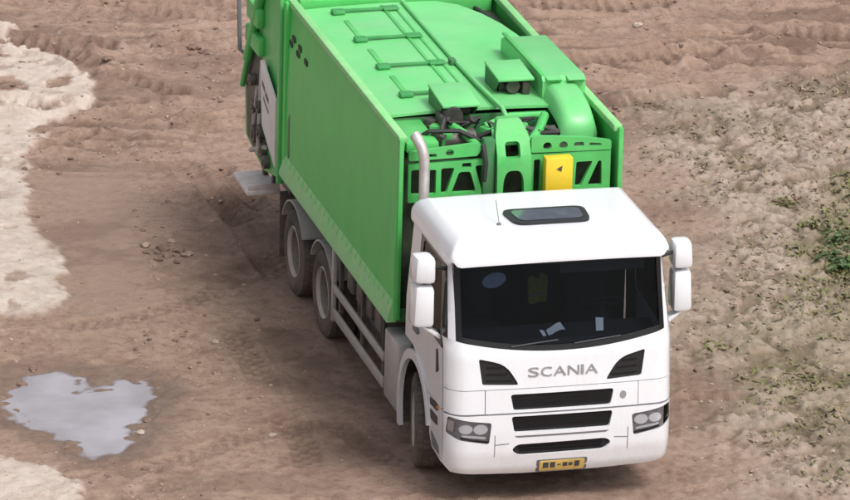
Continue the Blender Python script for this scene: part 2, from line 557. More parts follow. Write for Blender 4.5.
def terrain(x, y):
    far = 1/(1+(np.hypot(x-1, y-8)/22)**4)
    lit = sst(.75, -.75, sdf(LITTER, x, y)+.9*fbm(x*.7, y*.7, 5, 5, .6))
    smo = sst(.4, -.4, sdf(SMOOTH, x, y)+.3*fbm(x*1.3, y*1.3, 8))
    dt = np.maximum(np.abs(x)-1.3, 0)+np.maximum(np.abs(y-4)-4.8, 0)*.6
    truck = sst(1.4, .1, dt)
    sand = np.zeros_like(x)
    wob = .10*fbm(x*2.2, y*2.2, 11)+.10*fbm(x*7, y*7, 12, 3)
    sds = np.full(x.shape, 9.0)
    for p in SAND:
        sds = np.minimum(sds, sdf(p, x, y))
    for p in SAND_HOLES:
        sds = np.maximum(sds, -sdf(p, x, y)-.02)
    sd_ = sds+wob*1.3
    sand = sst(.05, -.05-.25*np.clip(vnoise(x*.9, y*.9, 24)+.1, 0, 1), sd_+.05*fbm(x*16, y*16, 25, 2))
    speck = sst(.06, .20, fbm(x*3.1, y*5.1, 21, 5, .6))*sst(.0, -.5, sds)
    sand = sand*(1-.8*speck*(vnoise(x*.8, y*.8, 4) > -.05))
    pd = sdf(PUDDLE, x, y)+.06*fbm(x*3.1, y*3.1, 31)+.035*fbm(x*9, y*9, 32, 2)-.05
    pux, puy = ground_pt(110, 391)[:2]
    isl = np.exp(-(((x-pux)/.42)**2+((y-puy)/.20)**2))
    pd = pd+isl*(.07+.9*fbm(x*2.6, y*4.5, 35, 3))
    pd = pd+.10*sst(.14, .32, fbm(x*3.3, y*5.5, 36, 3))
    pud = sst(.16, -.22, pd)
    h = .05*fbm(x*.33, y*.33, 1, 3)*(1-truck*.8)+.022*fbm(x*1.6, y*1.6, 2, 3)*(1-.5*truck)
    rough = 1-.65*smo
    rough = rough*(1-.55*pud)
    h = h+rough*(.026*fbm(x*4, y*4, 3, 4)+.024*fbm(x*11, y*11, 4, 3)*(.45+np.clip(fbm(x*.8, y*.8, 44, 2)+.35, 0, 1)*(1-.5*truck)))
    # churned clods
    churn = np.clip(sst(.02, .3, fbm(x*.7+3, y*.7, 41, 3))+.9*sst(10.0, 13.0, y)*sst(.0, .2, fbm(x*.5, y*1.1, 43, 2)+.12), 0, 1)*(1-truck)*(1-sand)*(1-smo)
    c1, v1 = cells(x*4.2+.3*fbm(x*6, y*6, 6), y*4.2, 61)
    h = h+churn*(.05*np.clip(.55-c1, 0, 1)*(v1 > .35)-.03*(v1 < .18)*np.clip(.5-c1, 0, 1))
    # lumpy dry ground on the right
    wx_, wy_ = x+.10*fbm(x*3, y*3, 7), y+.10*fbm(x*3, y*3, 9)
    b1 = np.abs(fbm(wx_*2.1, wy_*2.1, 71, 3))
    b2 = np.abs(fbm(wx_*6.5, wy_*6.5, 74, 2))
    c3, v3 = cells(x*9+.5*fbm(x*9, y*9, 77), y*9, 73)
    clod = np.clip(.6-c3, 0, .42)*(v3 > .45)*(.4+v3)
    lumps = .19*np.minimum(b1, .32)+.10*np.minimum(b2, .3)+.060*clod
    h = h+lit*(lumps-.035)
    crev = lit*np.clip(1.3*sst(.14, .03, b1)*(fbm(x*1.1, y*1.1, 78, 2) > -.12)+.6*sst(.09, .01, b2), 0, 1)
    # long parallel wheel tracks behind the truck
    tu, tv = x*math.cos(YAW)-y*math.sin(YAW), x*math.sin(YAW)+y*math.cos(YAW)
    back = sst(9.5, 12.5, tv)*(1-sand)*(1-.8*lit)*sst(-.25, .15, fbm(x*.35, y*.35, 91, 2)+.12)
    sn = fbm(tu*.30+.4*vnoise(tu*.8, tv*.8, 92), tv*2.6, 93, 3)
    ridge = 1-2*np.abs(sn)*2.2
    h = h+back*(.050*np.clip(ridge, -1, 1)+.022*fbm(tu*1.5, tv*7, 95, 2))
    rut_and_dark = back*sst(.10, -.25, ridge)*.8
    for (pl, wd, dp) in RUTS:
        d, sl = pline(pl, x, y)
        d = d+.035*fbm(x*5, y*5, 13, 3)
        cut = np.exp(-(d/wd)**2)
        brm = np.exp(-((np.abs(d)-1.75*wd)/(.55*wd))**2)
        tread = .75+.5*vnoise(x*6, y*6, 17)+.30*np.sign(np.sin(sl*2*math.pi/.17+d*9))*(dp > .045)
        h = h-1.5*dp*cut*tread+.8*dp*brm*(1+vnoise(x*4, y*4, 18))
        rut_and_dark = np.maximum(rut_and_dark, cut*tread*np.clip(dp/.08, 0, 1))
    for (pl, wd, dp) in TRACKS:
        d, sl = pline(pl, x, y)
        d = d+.03*fbm(x*3, y*3, 19, 2)
        on = sst(wd*1.15, wd*.85, d)*sst(-.25, .15, fbm(x*.9, y*.9, 20, 2))
        lug = np.sign(np.sin(sl*2*math.pi/.16)*np.cos(d*math.pi/wd*1.5))
        h = h-dp*on+.45*dp*on*lug+.6*dp*np.exp(-((d-1.3*wd)/(.3*wd))**2)
        rut_and_dark = np.maximum(rut_and_dark, on*(.30-.22*lug))
    h = h+sand*(.035+.004*fbm(x*14, y*14, 23, 2)-.5*rough*.018*fbm(x*5, y*5, 3, 4))
    h = h-.075*pud
    for (wx, wy) in WHEELS:
        m = np.exp(-(np.maximum(np.hypot((x-wx)/1.2, (y-wy)/1.1)-.25, 0)/.30)**2)
        h = h*(1-m)+.016*m
    h = h*far
    grass = sst(.35, -.35, sdf(GRASSZ, x, y)+.5*fbm(x*1.6, y*1.6, 15))
    oliv = sst(.6, -.6, sdf(OLIVE, x, y)+.7*fbm(x*1.2, y*1.2, 16))*.8
    # pale crumbs: colour is paler on the lump tops, darker in the hollows
    pale = lit*np.clip(sst(.08, .30, b1)*.7+sst(.05, .25, b2)*.35+1.2*clod*(v3 > .6), 0, 1)
    wet = np.clip(sst(.55, .02, pd)*1.2, 0, 1)
    dark_patch = sst(.5, -.4, sdf(DARK_PATCH, x, y)+.8*fbm(x*.8, y*.8, 45, 4))*(.55+.9*fbm(x*2, y*2, 46, 3))
    rut_and_dark = np.clip(rut_and_dark+.8*np.clip(dark_patch, 0, 1)+.45*sst(.12, .4, fbm(x*.55, y*.9, 47, 5, .6))*(1-sand), 0, 1)
    return h, sand, lit, pale, np.clip(grass+oliv*.75, 0, 1), wet, churn, smo, np.clip(rut_and_dark+.8*crev, 0, 1)*(1-sand)

def lines(a, b, st, lim):
    core = list(np.arange(a, b+st*.5, st))
    lo, hi, s = [], [], st
    p, q = a, core[-1]
    while q < lim:
        s *= 1.22
        q += s
        p -= s
        hi.append(q)
        lo.append(p)
    return np.array(lo[::-1]+core+hi)

gx = lines(-6.4, 9.6, .027, 900)
gy = lines(-1.6, 19.6, .036, 900)
X, Y = np.meshgrid(gx, gy)
nx, ny = len(gx), len(gy)
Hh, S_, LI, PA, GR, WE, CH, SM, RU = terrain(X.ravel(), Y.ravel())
me = bpy.data.meshes.new('ground')
co = np.stack([X.ravel(), Y.ravel(), Hh], 1).astype(np.float32)
idx = (np.arange(ny-1)[:, None]*nx+np.arange(nx-1)[None, :]).ravel()
fc = np.stack([idx, idx+1, idx+1+nx, idx+nx], 1).astype(np.int32)
me.vertices.add(len(co))
me.vertices.foreach_set('co', co.ravel())
me.loops.add(fc.size)
me.loops.foreach_set('vertex_index', fc.ravel())
me.polygons.add(len(fc))
me.polygons.foreach_set('loop_start', np.arange(0, fc.size, 4, dtype=np.int32))
me.polygons.foreach_set('use_smooth', np.ones(len(fc), bool))
me.update(calc_edges=True)
for nm, a in (('sand', S_), ('litter', LI), ('pale', PA), ('grassy', GR), ('wet', WE), ('churn', CH), ('smooth_mud', SM), ('rut_and_dark', RU)):
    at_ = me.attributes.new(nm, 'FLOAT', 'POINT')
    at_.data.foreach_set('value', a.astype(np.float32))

def ground_material():
    m = bpy.data.materials.new('mud_ground')
    m.use_nodes = True
    t = m.node_tree
    N, L = t.nodes, t.links
    b = N['Principled BSDF']
    geo = N.new('ShaderNodeNewGeometry')
    def attr(n):
        a = N.new('ShaderNodeAttribute')
        a.attribute_name = n
        return a.outputs['Fac']
    def noise(s, det=5, ro=.6, off=0):
        mp = N.new('ShaderNodeMapping')
        mp.inputs['Location'].default_value = (off, off*1.7, 0)
        L.new(geo.outputs['Position'], mp.inputs[0])
        n = N.new('ShaderNodeTexNoise')
        n.inputs['Scale'].default_value = s
        n.inputs['Detail'].default_value = det
        n.inputs['Roughness'].default_value = ro
        L.new(mp.outputs[0], n.inputs['Vector'])
        return n.outputs['Fac']
    def ramp(src, a, b_, lo=0.0, hi=1.0):
        r = N.new('ShaderNodeMapRange')
        for k, v_ in (('From Min', a), ('From Max', b_), ('To Min', lo), ('To Max', hi)):
            r.inputs[k].default_value = v_
        L.new(src, r.inputs['Value'])
        return r.outputs[0]
    def mul(a, b_, op='MULTIPLY'):
        x = N.new('ShaderNodeMath')
        x.operation = op
        x.use_clamp = True
        for s, i in ((a, 0), (b_, 1)):
            if isinstance(s, (int, float)):
                x.inputs[i].default_value = s
            else:
                L.new(s, x.inputs[i])
        return x.outputs[0]
    def mix(fac, a, b_):
        x = N.new('ShaderNodeMix')
        x.data_type = 'RGBA'
        L.new(fac, x.inputs['Factor'])
        for s, k in ((a, 'A'), (b_, 'B')):
            i = [q for q in x.inputs if q.identifier == k+'_Color'][0]
            if isinstance(s, tuple):
                i.default_value = (*s, 1)
            else:
                L.new(s, i)
        return [q for q in x.outputs if q.identifier == 'Result_Color'][0]
    c = mix(ramp(noise(.55, 6, .65), .32, .68), (.255, .163, .122), (.355, .242, .186))
    c = mix(mul(ramp(noise(3.1, 8, .75, 3), .44, .66), .75), c, (.375, .275, .22))
    c = mix(mul(ramp(noise(7, 8, .78, 7), .47, .64), .75), c, (.165, .103, .076))
    c = mix(mul(ramp(noise(26, 5, .75, 9), .56, .68), .55), c, (.42, .325, .265))
    c = mix(mul(ramp(noise(70, 3, .8, 11), .56, .72), .35), c, (.125, .08, .062))
    c = mix(mul(attr('smooth_mud'), .55), c, (.295, .21, .165))
    c = mix(mul(attr('litter'), .75), c, mix(ramp(noise(5.5, 5, .7, 5), .35, .68), (.21, .152, .118), (.335, .258, .208)))
    c = mix(mul(attr('pale'), .55), c, mix(ramp(noise(13, 4, .6, 2), .3, .7), (.37, .298, .242), (.52, .44, .37)))
    c = mix(mul(attr('grassy'), .55), c, mix(ramp(noise(7, 5, .7, 4), .38, .62), (.12, .105, .05), (.22, .19, .11)))
    c = mix(mul(attr('rut_and_dark'), .75), c, mix(attr('litter'), (.115, .070, .052), (.115, .088, .05)))
    c = mix(mul(attr('wet'), .5), c, (.115, .076, .057))
    sandc = mix(ramp(noise(2.4, 6, .7, 6), .35, .7), (.47, .385, .33), (.62, .535, .47))
    sandc = mix(mul(ramp(noise(8, 8, .75, 8), .50, .68), .7), sandc, (.36, .275, .225))
    c = mix(attr('sand'), c, sandc)
    L.new(c, b.inputs['Base Color'])
    L.new(ramp(attr('wet'), 0, 1, .88, .32), b.inputs['Roughness'])
    b.inputs['Specular IOR Level'].default_value = .3
    bn = N.new('ShaderNodeBump')
    bn.inputs['Strength'].default_value = .8
    bn.inputs['Distance'].default_value = .035
    L.new(noise(22, 8, .75, 1), bn.inputs['Height'])
    L.new(bn.outputs[0], b.inputs['Normal'])
    return m
me.materials.append(ground_material())
ground = bpy.data.objects.new('ground', me)
COL.objects.link(ground)
tag(ground, 'brown churned muddy ground with tyre ruts and pale patches', None, None, 'structure')

def gz(x, y):
    return float(terrain(np.array([x], float), np.array([y], float))[0][0])

# puddle: a level sheet of turbid water lying in its hollow
wm = bpy.data.materials.new('puddle_water')
wm.use_nodes = True
b = wm.node_tree.nodes['Principled BSDF']
b.inputs['Base Color'].default_value = (.24, .215, .225, 1)
b.inputs['Roughness'].default_value = .03
b.inputs['IOR'].default_value = 1.6
b.inputs['Specular IOR Level'].default_value = 1.0
wr = wm.node_tree.nodes.new('ShaderNodeValToRGB')
wr.color_ramp.elements[0].position = .42
wr.color_ramp.elements[0].color = (.25, .225, .24, 1)
wr.color_ramp.elements[1].position = .62
wr.color_ramp.elements[1].color = (.35, .325, .36, 1)
wt_ = wm.node_tree.nodes.new('ShaderNodeTexNoise')
wt_.inputs['Scale'].default_value = 1.1
wt_.inputs['Detail'].default_value = 5
wg = wm.node_tree.nodes.new('ShaderNodeNewGeometry')
wm.node_tree.links.new(wg.outputs['Position'], wt_.inputs['Vector'])
wm.node_tree.links.new(wt_.outputs['Fac'], wr.inputs[0])
wa = wm.node_tree.nodes.new('ShaderNodeAttribute')      # shallow water lets the mud show through
wa.attribute_name = 'depth'
wk = wm.node_tree.nodes.new('ShaderNodeMapRange')
wk.inputs['From Min'].default_value = .0
wk.inputs['From Max'].default_value = .016
wm.node_tree.links.new(wa.outputs['Fac'], wk.inputs['Value'])
wx = wm.node_tree.nodes.new('ShaderNodeMix')
wx.data_type = 'RGBA'
wm.node_tree.links.new(wk.outputs[0], wx.inputs['Factor'])
[q for q in wx.inputs if q.identifier == 'A_Color'][0].default_value = (.13, .088, .068, 1)
wm.node_tree.links.new(wr.outputs[0], [q for q in wx.inputs if q.identifier == 'B_Color'][0])
wm.node_tree.links.new([q for q in wx.outputs if q.identifier == 'Result_Color'][0], b.inputs['Base Color'])
wn = wm.node_tree.nodes.new('ShaderNodeTexNoise')
wn.inputs['Scale'].default_value = 6
wb = wm.node_tree.nodes.new('ShaderNodeBump')
wb.inputs['Strength'].default_value = .12
wb.inputs['Distance'].default_value = .01
wm.node_tree.links.new(wn.outputs['Fac'], wb.inputs['Height'])
wm.node_tree.links.new(wb.outputs[0], b.inputs['Normal'])
MATS['puddle_water'] = wm
pc = np.mean(PUDDLE, 0)
PUD_Z = gz(*pc)+.047
wx0, wx1 = min(q[0] for q in PUDDLE)-.25, max(q[0] for q in PUDDLE)+.25
wy0, wy1 = min(q[1] for q in PUDDLE)-.3, max(q[1] for q in PUDDLE)+.3
wxs, wys = np.arange(wx0, wx1, .03), np.arange(wy0, wy1, .04)
WX, WY = np.meshgrid(wxs, wys)
wdep = PUD_Z-terrain(WX.ravel(), WY.ravel())[0]
keep = (wdep > -.012).reshape(WX.shape) & (sdf(PUDDLE, WX, WY) < .35)
pm = MB()
nxw = len(wxs)
for j in range(len(wys)-1):
    for i in range(nxw-1):
        if keep[j, i] or keep[j+1, i] or keep[j, i+1] or keep[j+1, i+1]:
            q = j*nxw+i
            pm.f.append((q, q+1, q+1+nxw, q+nxw))
pm.v = [(float(a_), float(b_), PUD_Z) for a_, b_ in zip(WX.ravel(), WY.ravel())]
used_w = sorted({i for f in pm.f for i in f})
po = pm.build('puddle', 'puddle_water')
at_ = po.data.attributes.new('depth', 'FLOAT', 'POINT')
at_.data.foreach_set('value', wdep[used_w].astype(np.float32))
tag(po, 'shallow grey puddle reflecting the sky in the mud', None, None, 'structure')

# ================================================================== the refuse truck
truck = bpy.data.objects.new('refuse_truck', None)
COL.objects.link(truck)
tag(truck, 'white cab refuse truck with a bright green collection body', 'truck')
T = truck

# ---- cab surfaces
_zf = [.30, .42, .60, .80, 1.05, 1.30, 1.62, 1.72, 2.58, 2.72]
_yf = [.10, .035, .0, .0, .012, .03, .06, .085, .30, .36]
def hw(z):
    return float(np.interp(z, [.3, .5, 1.7, 2.6, 2.8], [1.195, 1.215, 1.215, 1.145, 1.12]))
def fyb(z):
    return float(np.interp(z, _zf, _yf))
def fy(x, z):
    a = min(abs(x)*1.215/hw(z), 1.2145)
    d = max(0, a-1.0)
    return fyb(z)+.045*(a/1.2)**2+(.215-math.sqrt(max(0, .215**2-d*d)))
def FR(off):
    return lambda x, z, o: (x, fy(x, z)-off-o, z)
def SD(s, off):
    return lambda y, z, o: (s*(hw(z)+off+o), y, z)
def yA(z):
    return fyb(z)+.265
def wbot(x):
    return 1.665+.13*(abs(x)/1.1)**2

# dark inner shell behind the body panels
m = MB()
m.sheet([(-1.14, .50), (1.14, .50), (1.14, 1.64), (-1.14, 1.64)], FR(-.055), .02, step=.12)
m.build('inner_panel', 'black_plastic', T)

def mirror_pts(p):
    return [(-x, z) for x, z in p]

# front panel with its two wedge shaped vents
wedge = rpoly([(.885, 1.615), (.60, 1.545), (.455, 1.315), (.845, 1.335)], [.03, .12, .05, .03])
zt = [(x/10, wbot(x/10)-.004) for x in range(11, -12, -1)]
outer = [(-1.205, 1.285), (1.205, 1.285), (1.205, 1.80)]+zt+[(-1.205, 1.80)]
m = MB()
m.sheet(outer, FR(.0), .03, holes=[wedge, mirror_pts(wedge)], step=.045)
m.build('front_panel', 'white_paint', T)
for s in (1, -1):
    m = MB()
    m.sheet(wedge if s == 1 else mirror_pts(wedge), FR(-.022), .012, step=.08)
    v_ = m.build('air_vent', 'grille_black', T)
    for k in range(3):
        m = MB()
        z = 1.36+.07*k
        xo = .80
        xi = .53+.055*k
        m.sheet([(s*xi, z), (s*xo, z+.008), (s*xo, z+.022), (s*xi, z+.014)], FR(-.012), .009, step=.1)
        m.build('slat', 'black_gloss', v_)

# middle band with the upper grille
g1 = rpoly([(-.55, 1.225), (.55, 1.225), (.515, 1.052), (-.515, 1.052)], .035)
m = MB()
m.sheet([(-.81, 1.03), (.81, 1.03), (.81, 1.277), (-.81, 1.277)], FR(.004), .03, holes=[g1], step=.05)
m.build('grille_panel', 'white_paint', T)
for s in (1, -1):
    m = MB()
    m.sheet([(s*.818, 1.03), (s*1.205, 1.03), (s*1.205, 1.277), (s*.818, 1.277)], FR(.0), .03, step=.04)
    m.build('corner_panel', 'white_paint', T)
# bumper
g2 = rpoly([(-.54, .993), (.54, .993), (.505, .82), (-.505, .82)], .035)
g3 = rpoly([(-.47, .690), (.47, .700), (.535, .655), (.46, .575), (-.46, .565), (-.535, .635)], .07)
hl = rpoly([(.745, .935), (.93, .955), (1.18, 1.0), (1.195, .82), (1.08, .76), (.77, .705)], [.03, .02, .02, .03, .04, .03])
m = MB()
bo = [(-1.205, 1.012), (-1.205, .455), (-1.14, .385), (-.9, .36), (-.4, .345), (.4, .345), (.9, .36), (1.14, .385), (1.205, .455), (1.205, 1.012)]
m.sheet(bo, FR(.012), .035, holes=[g2, g3, hl, mirror_pts(hl)], step=.045)
for s in (-1, 1):
    m.sheet([(.262, .455), (.62, .49), (.73, .60), (.735, .80), (.80, 1.015), (.262, 1.015)], SD(s, .0), .03, step=.08)
bump = m.build('bumper', 'white_paint', T)
# seam and trim strips
m = MB()
m.sheet([(-1.2, 1.013), (1.2, 1.013), (1.2, 1.03), (-1.2, 1.03)], FR(.002), .02, step=.04)
m.build('trim_strip', 'trim_grey', T)
m = MB()
m.sheet([(-.47, .768), (.47, .768), (.50, .785), (-.50, .785)], FR(.016), .01, step=.06)
m.build('trim_strip', 'trim_grey', T)
for s in (1, -1):
    m = MB()
    m.sheet([(s*.705, .56), (s*.712, .56), (s*.712, .80), (s*.705, .80)], FR(.0145), .01, step=.06)
    m.build('trim_strip', 'trim_grey', T)
    m = MB()
    m.sheet([(s*.56, .70), (s*.705, .69), (s*.705, .698), (s*.56, .708)], FR(.0145), .01, step=.06)
    m.build('trim_strip', 'trim_grey', T)
for (g, z0, z1, xw, n) in ((g1, 1.06, 1.215, .51, 4), (g2, .83, .985, .50, 4), (g3, .575, .69, .44, 3)):
    m = MB()
    m.sheet(g, FR(-.030), .012, step=.08)
    go = m.build('grille', 'grille_black', T)
    for k in range(n):
        z = z0+(z1-z0)*(k+.6)/(n+.2)
        m = MB()
        m.sheet([(-xw, z), (xw, z), (xw, z+.012), (-xw, z+.012)], FR(-.014), .013, step=.08)
        m.build('slat', 'black_gloss', go)
# headlights
for s in (1, -1):
    hp = hl if s == 1 else mirror_pts(hl)
    m = MB()
    m.sheet(hp, FR(-.022), .012, step=.06)
    ho = m.build('headlight', 'lamp_grey', T)
    for (x, z, a, c_) in ((.855, .862, .075, .052), (1.01, .868, .072, .048)):
        m = MB()
        ring = [(s*(x+a*math.cos(k*math.pi/8)), z+c_*math.sin(k*math.pi/8)) for k in range(16)]
        m.sheet(ring, FR(-.008), .018)
        m.build('reflector', 'silver', ho)
    m = MB()
    m.sheet([(s*.80, .755), (s*1.05, .788), (s*1.05, .808), (s*.80, .778)], FR(-.010), .012, step=.06)
    m.build('light_strip', 'silver', ho)
    m = MB()
    m.sheet([(s*1.13, .83), (s*1.18, .84), (s*1.175, .96), (s*1.12, .945)], FR(-.010), .012, step=.03)
    m.build('indicator', 'white_board', ho)
    m = MB()
    m.sheet([(s*.76, .712), (s*.93, .735), (s*1.06, .765), (s*1.06, .782), (s*.93, .752), (s*.76, .728)], FR(-.008), .012, step=.06)
    m.build('lamp_sill', 'black_gloss', ho)
    m = MB()
    m.sheet(hp, FR(.008), .004, step=.05)
    m.build('lens', 'lens_glass', ho)
# badge
m = MB()
m.sheet([(.65+.033*math.cos(k*math.pi/8), 1.155+.04*math.sin(k*math.pi/8)) for k in range(16)], FR(.012), .01)
m.build('round_badge', 'letter_grey', T)
# number plate
m = MB()
m.sheet(rect(-.225, .255, .365, .485, .02), FR(.030), .016, step=.1)
po_ = m.build('number_plate', 'plate_yellow', T)
m = MB()
for (a, b_, c_, d) in ((-.19, -.13, .405, .47), (-.115, -.06, .405, .47), (-.035, .0, .43, .445), (.02, .07, .415, .46), (.085, .125, .42, .455), (.15, .20, .405, .47)):
    m.sheet(rect(a, b_, c_, d), FR(.033), .003)
m.build('plate_print', 'print_dark', po_)
m = MB()
m.sheet(rect(-.255, .285, .352, .50, .02), FR(.018), .02, step=.1)
m.build('plate_holder', 'trim_grey', po_)

# raised letters on the front panel
def letter(ch, x0, wd, z0, ht):
    cu = bpy.data.curves.new('glyph', 'FONT')
    cu.body = ch
    cu.extrude = .02
    cu.offset = -.004
    cu.resolution_u = 3
    o = bpy.data.objects.new('glyph', cu)
    COL.objects.link(o)
    dg = bpy.context.evaluated_depsgraph_get()
    me_ = bpy.data.meshes.new_from_object(o.evaluated_get(dg))
    bpy.data.objects.remove(o)
    xs = [v.co.x for v in me_.vertices]
    ys = [v.co.y for v in me_.vertices]
    xa, xb, ya, yb = min(xs), max(xs), min(ys), max(ys)
    for v in me_.vertices:
        x = x0+(v.co.x-xa)/(xb-xa)*wd
        z = z0+(v.co.y-ya)/(yb-ya)*ht
        v.co = (x, fy(x, z)-(.011 if v.co.z > 0 else -.004), z)
    me_.materials.clear()
    me_.materials.append(MATS['letter_grey'])
    me_.name = 'letter'
    o = bpy.data.objects.new('letter', me_)
    COL.objects.link(o)
    o.parent = T
widths = [('S', .115), ('C', .115), ('A', .13), ('N', .12), ('I', .028), ('A', .13)]
x = -.365
for ch, wd in widths:
    letter(ch, x, wd, 1.405, .098)
    x += wd+.02

# windscreen and its black surround
wt = 2.585
so = [(x/20, wbot(x/20)) for x in range(-22, 23)]+[(1.105, wt), (-1.105, wt)]
si = [(x/20, wbot(x/20)+.055) for x in range(-21, 22)]+[(1.04, wt-.05), (-1.04, wt-.05)]
m = MB()
m.sheet(so, FR(.002), .03, holes=[si], step=.09)
m.build('windscreen_surround', 'black_gloss', T)
m = MB()
m.sheet(si, FR(-.008), .006, step=.1)
wo = m.build('windscreen', 'windscreen_glass', T)
m = MB()
m.sheet([(-.69+.125*math.cos(k*math.pi/12), 2.385+.075*math.sin(k*math.pi/12)+.02*math.cos(k*math.pi/12)) for k in range(24)], FR(-.020), .003)
m.build('oval_sticker', 'decal_blue', wo)
for s in (-1, 1):          # wipers
    m = MB()
    p = [(-.55 if s < 0 else .12, 1.73), (-.05 if s < 0 else .62, 1.775)]
    m.tube([(p[0][0], fy(*p[0])-.02, p[0][1]), (p[1][0], fy(*p[1])-.02, p[1][1])], .009, 6)
    m.build('wiper', 'black_plastic', T)
# pillars
for s in (-1, 1):
    m = MB()
    m.sheet([(s*1.108, 1.79), (s*1.172, 1.80), (s*1.132, 2.60), (s*1.095, 2.60)], FR(.0), .03, step=.03)
    m.build('windscreen_pillar', 'white_paint', T)
    m = MB()
    m.sheet([(s*1.176, 1.803), (s*1.206, 1.808), (s*1.141, 2.60), (s*1.135, 2.60)], FR(-.003), .03, step=.02)
    m.build('pillar_trim', 'black_gloss', T)

# doors
for s in (-1, 1):
    zz = [1.03, 1.3, 1.6, 1.67]
    edge = [(yA(z)+.012, z) for z in zz]
    top = [(yA(z)+.004, z) for z in (1.672, 1.8, 2.0, 2.3, 2.585)]
    outer = [(1.46, 1.79), (1.46, 1.30), (1.40, 1.285), (1.12, 1.22), (.90, 1.09), (.84, 1.03)]+edge
    win = rpoly([(1.46, 2.585), (1.46, 1.794), (.80, 1.70)], 0)+top
    m = MB()
    m.sheet(outer+[(.80, 1.695)], SD(s, .003), .035, step=.12)
    d_ = m.build('door', 'white_paint', T)
    m = MB()
    wi = rpoly([(yA(1.72)+.06, 1.715), (.80, 1.755), (1.37, 1.83), (1.37, 2.49), (yA(2.49)+.08, 2.49)], [.03, .1, .04, .05, .04])
    m.sheet(win, SD(s, -.004), .02, holes=[wi], step=.12)
    m.build('window_seal', 'black_gloss', d_)
    m = MB()
    m.sheet(wi, SD(s, -.012), .006, step=.2)
    m.build('window_pane', 'windscreen_glass', d_)
    m = MB()
    m.sheet(rect(1.22, 1.40, 1.50, 1.56, .02), SD(s, .03), .03)
    m.build('door_handle', 'trim_grey', d_)
    m = MB()
    m.sheet(rpoly([(.40, 1.40), (.50, 1.34), (.52, 1.60), (.45, 1.62)], .02), SD(s, .008), .01)
    m.build('air_slot', 'black_plastic', d_)
    m = MB()
    m.sheet([(1.47, 1.30), (1.80, 1.30), (1.80, 2.60), (1.47, 2.585)], SD(s, .0), .03, step=.2)
    m.build('rear_side_panel', 'white_paint', T)
    m = MB()
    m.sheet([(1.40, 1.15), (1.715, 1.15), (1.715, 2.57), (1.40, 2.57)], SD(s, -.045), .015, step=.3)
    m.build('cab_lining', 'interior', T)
    # entry steps and corner lamps in front of the wheel
    m = MB()
    m.sheet(rpoly([(.40, .955), (.70, .93), (.72, 1.0), (.42, 1.03)], .02), SD(s, .008), .012)
    m.sheet(rpoly([(.40, .80), (.66, .78), (.70, .88), (.41, .89)], .02), SD(s, .008), .012)
    m.build('entry_step', 'black_plastic', T)
    m = MB()
    m.sheet(rpoly([(.30, .52), (.58, .52), (.64, .66), (.34, .60)], .02), SD(s, .008), .012)
    m.build('corner_step', 'trim_grey', T)
    m = MB()
    m.sheet(rect(.36, .43, .985, 1.01), SD(s, .012), .012)
    m.build('side_indicator', 'amber', T)

# cab roof
ro = rect(-1.172, 1.172, .235, 1.95, .12, 5)
def roof_h(x, y):
    d = min(1.172-abs(x), y-.235, 1.95-y)
    dx = 1.172-abs(x)
    t = max(0, min(1, d/.09))
    t2 = max(0, min(1, min(dx/.17, (y-.235)/.20, (1.95-y)/.25)))
    return 2.598+.125*(1-(1-t)**2.2)+.09*(t2*t2*(3-2*t2))+.012*(1-(x/1.17)**2)
m = MB()
m.sheet(ro, lambda x, y, o: (x, y, roof_h(x, y)+o), .045, step=.035)
m.build('cab_roof', 'white_paint', T, angle=60)
m = MB()
m.sheet(rpoly([(-.42, 1.12), (.47, 1.12), (.43, .66), (-.37, .66)], .12), lambda x, y, o: (x, y, roof_h(x, y)+.028+o), .03, step=.12)
hatch = m.build('roof_hatch', 'black_plastic', T)
m = MB()
m.sheet(rpoly([(-.345, 1.055), (.40, 1.055), (.37, .725), (-.305, .725)], .09), lambda x, y, o: (x, y, roof_h(x, y)+.034+o), .005, step=.12)
m.build('pane', 'hatch_glass', hatch)
m = MB()
zr = roof_h(-.53, .74)
m.lathe([(0, .0), (0, .028), (.02, .02), (.03, 0)], (0, 0, 0), 12, closed=False)
rot = Matrix.Translation((-.53, .74, zr-.002)) @ Matrix.Rotation(R(-90), 4, 'Y')
m.v = [tuple(rot @ Vector(q)) for q in m.v]
m.tube([(-.53, .74, zr+.02), (-.525, .84, zr+.12), (-.52, .92, zr+.20)], .005, 6)
m.build('roof_antenna', 'trim_grey', T)

# cab interior and back
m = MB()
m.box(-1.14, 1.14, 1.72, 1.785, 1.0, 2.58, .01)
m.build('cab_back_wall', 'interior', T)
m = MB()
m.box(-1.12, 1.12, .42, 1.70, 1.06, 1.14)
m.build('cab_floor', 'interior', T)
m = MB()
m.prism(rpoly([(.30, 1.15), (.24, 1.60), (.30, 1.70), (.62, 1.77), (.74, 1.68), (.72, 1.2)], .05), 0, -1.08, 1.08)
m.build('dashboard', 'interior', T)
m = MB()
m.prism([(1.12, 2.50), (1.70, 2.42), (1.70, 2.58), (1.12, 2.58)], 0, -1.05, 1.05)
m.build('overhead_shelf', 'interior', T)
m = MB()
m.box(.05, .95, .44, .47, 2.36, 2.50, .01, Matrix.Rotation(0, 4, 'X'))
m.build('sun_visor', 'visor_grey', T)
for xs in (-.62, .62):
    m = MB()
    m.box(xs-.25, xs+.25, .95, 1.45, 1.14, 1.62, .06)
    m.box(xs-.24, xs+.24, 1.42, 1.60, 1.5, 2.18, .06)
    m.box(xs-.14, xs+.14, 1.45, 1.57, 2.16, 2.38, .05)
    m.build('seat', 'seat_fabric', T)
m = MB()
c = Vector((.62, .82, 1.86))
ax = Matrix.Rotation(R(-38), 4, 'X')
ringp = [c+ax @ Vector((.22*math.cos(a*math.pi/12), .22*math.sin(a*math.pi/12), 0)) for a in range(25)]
m.tube(ringp, .016, 6)
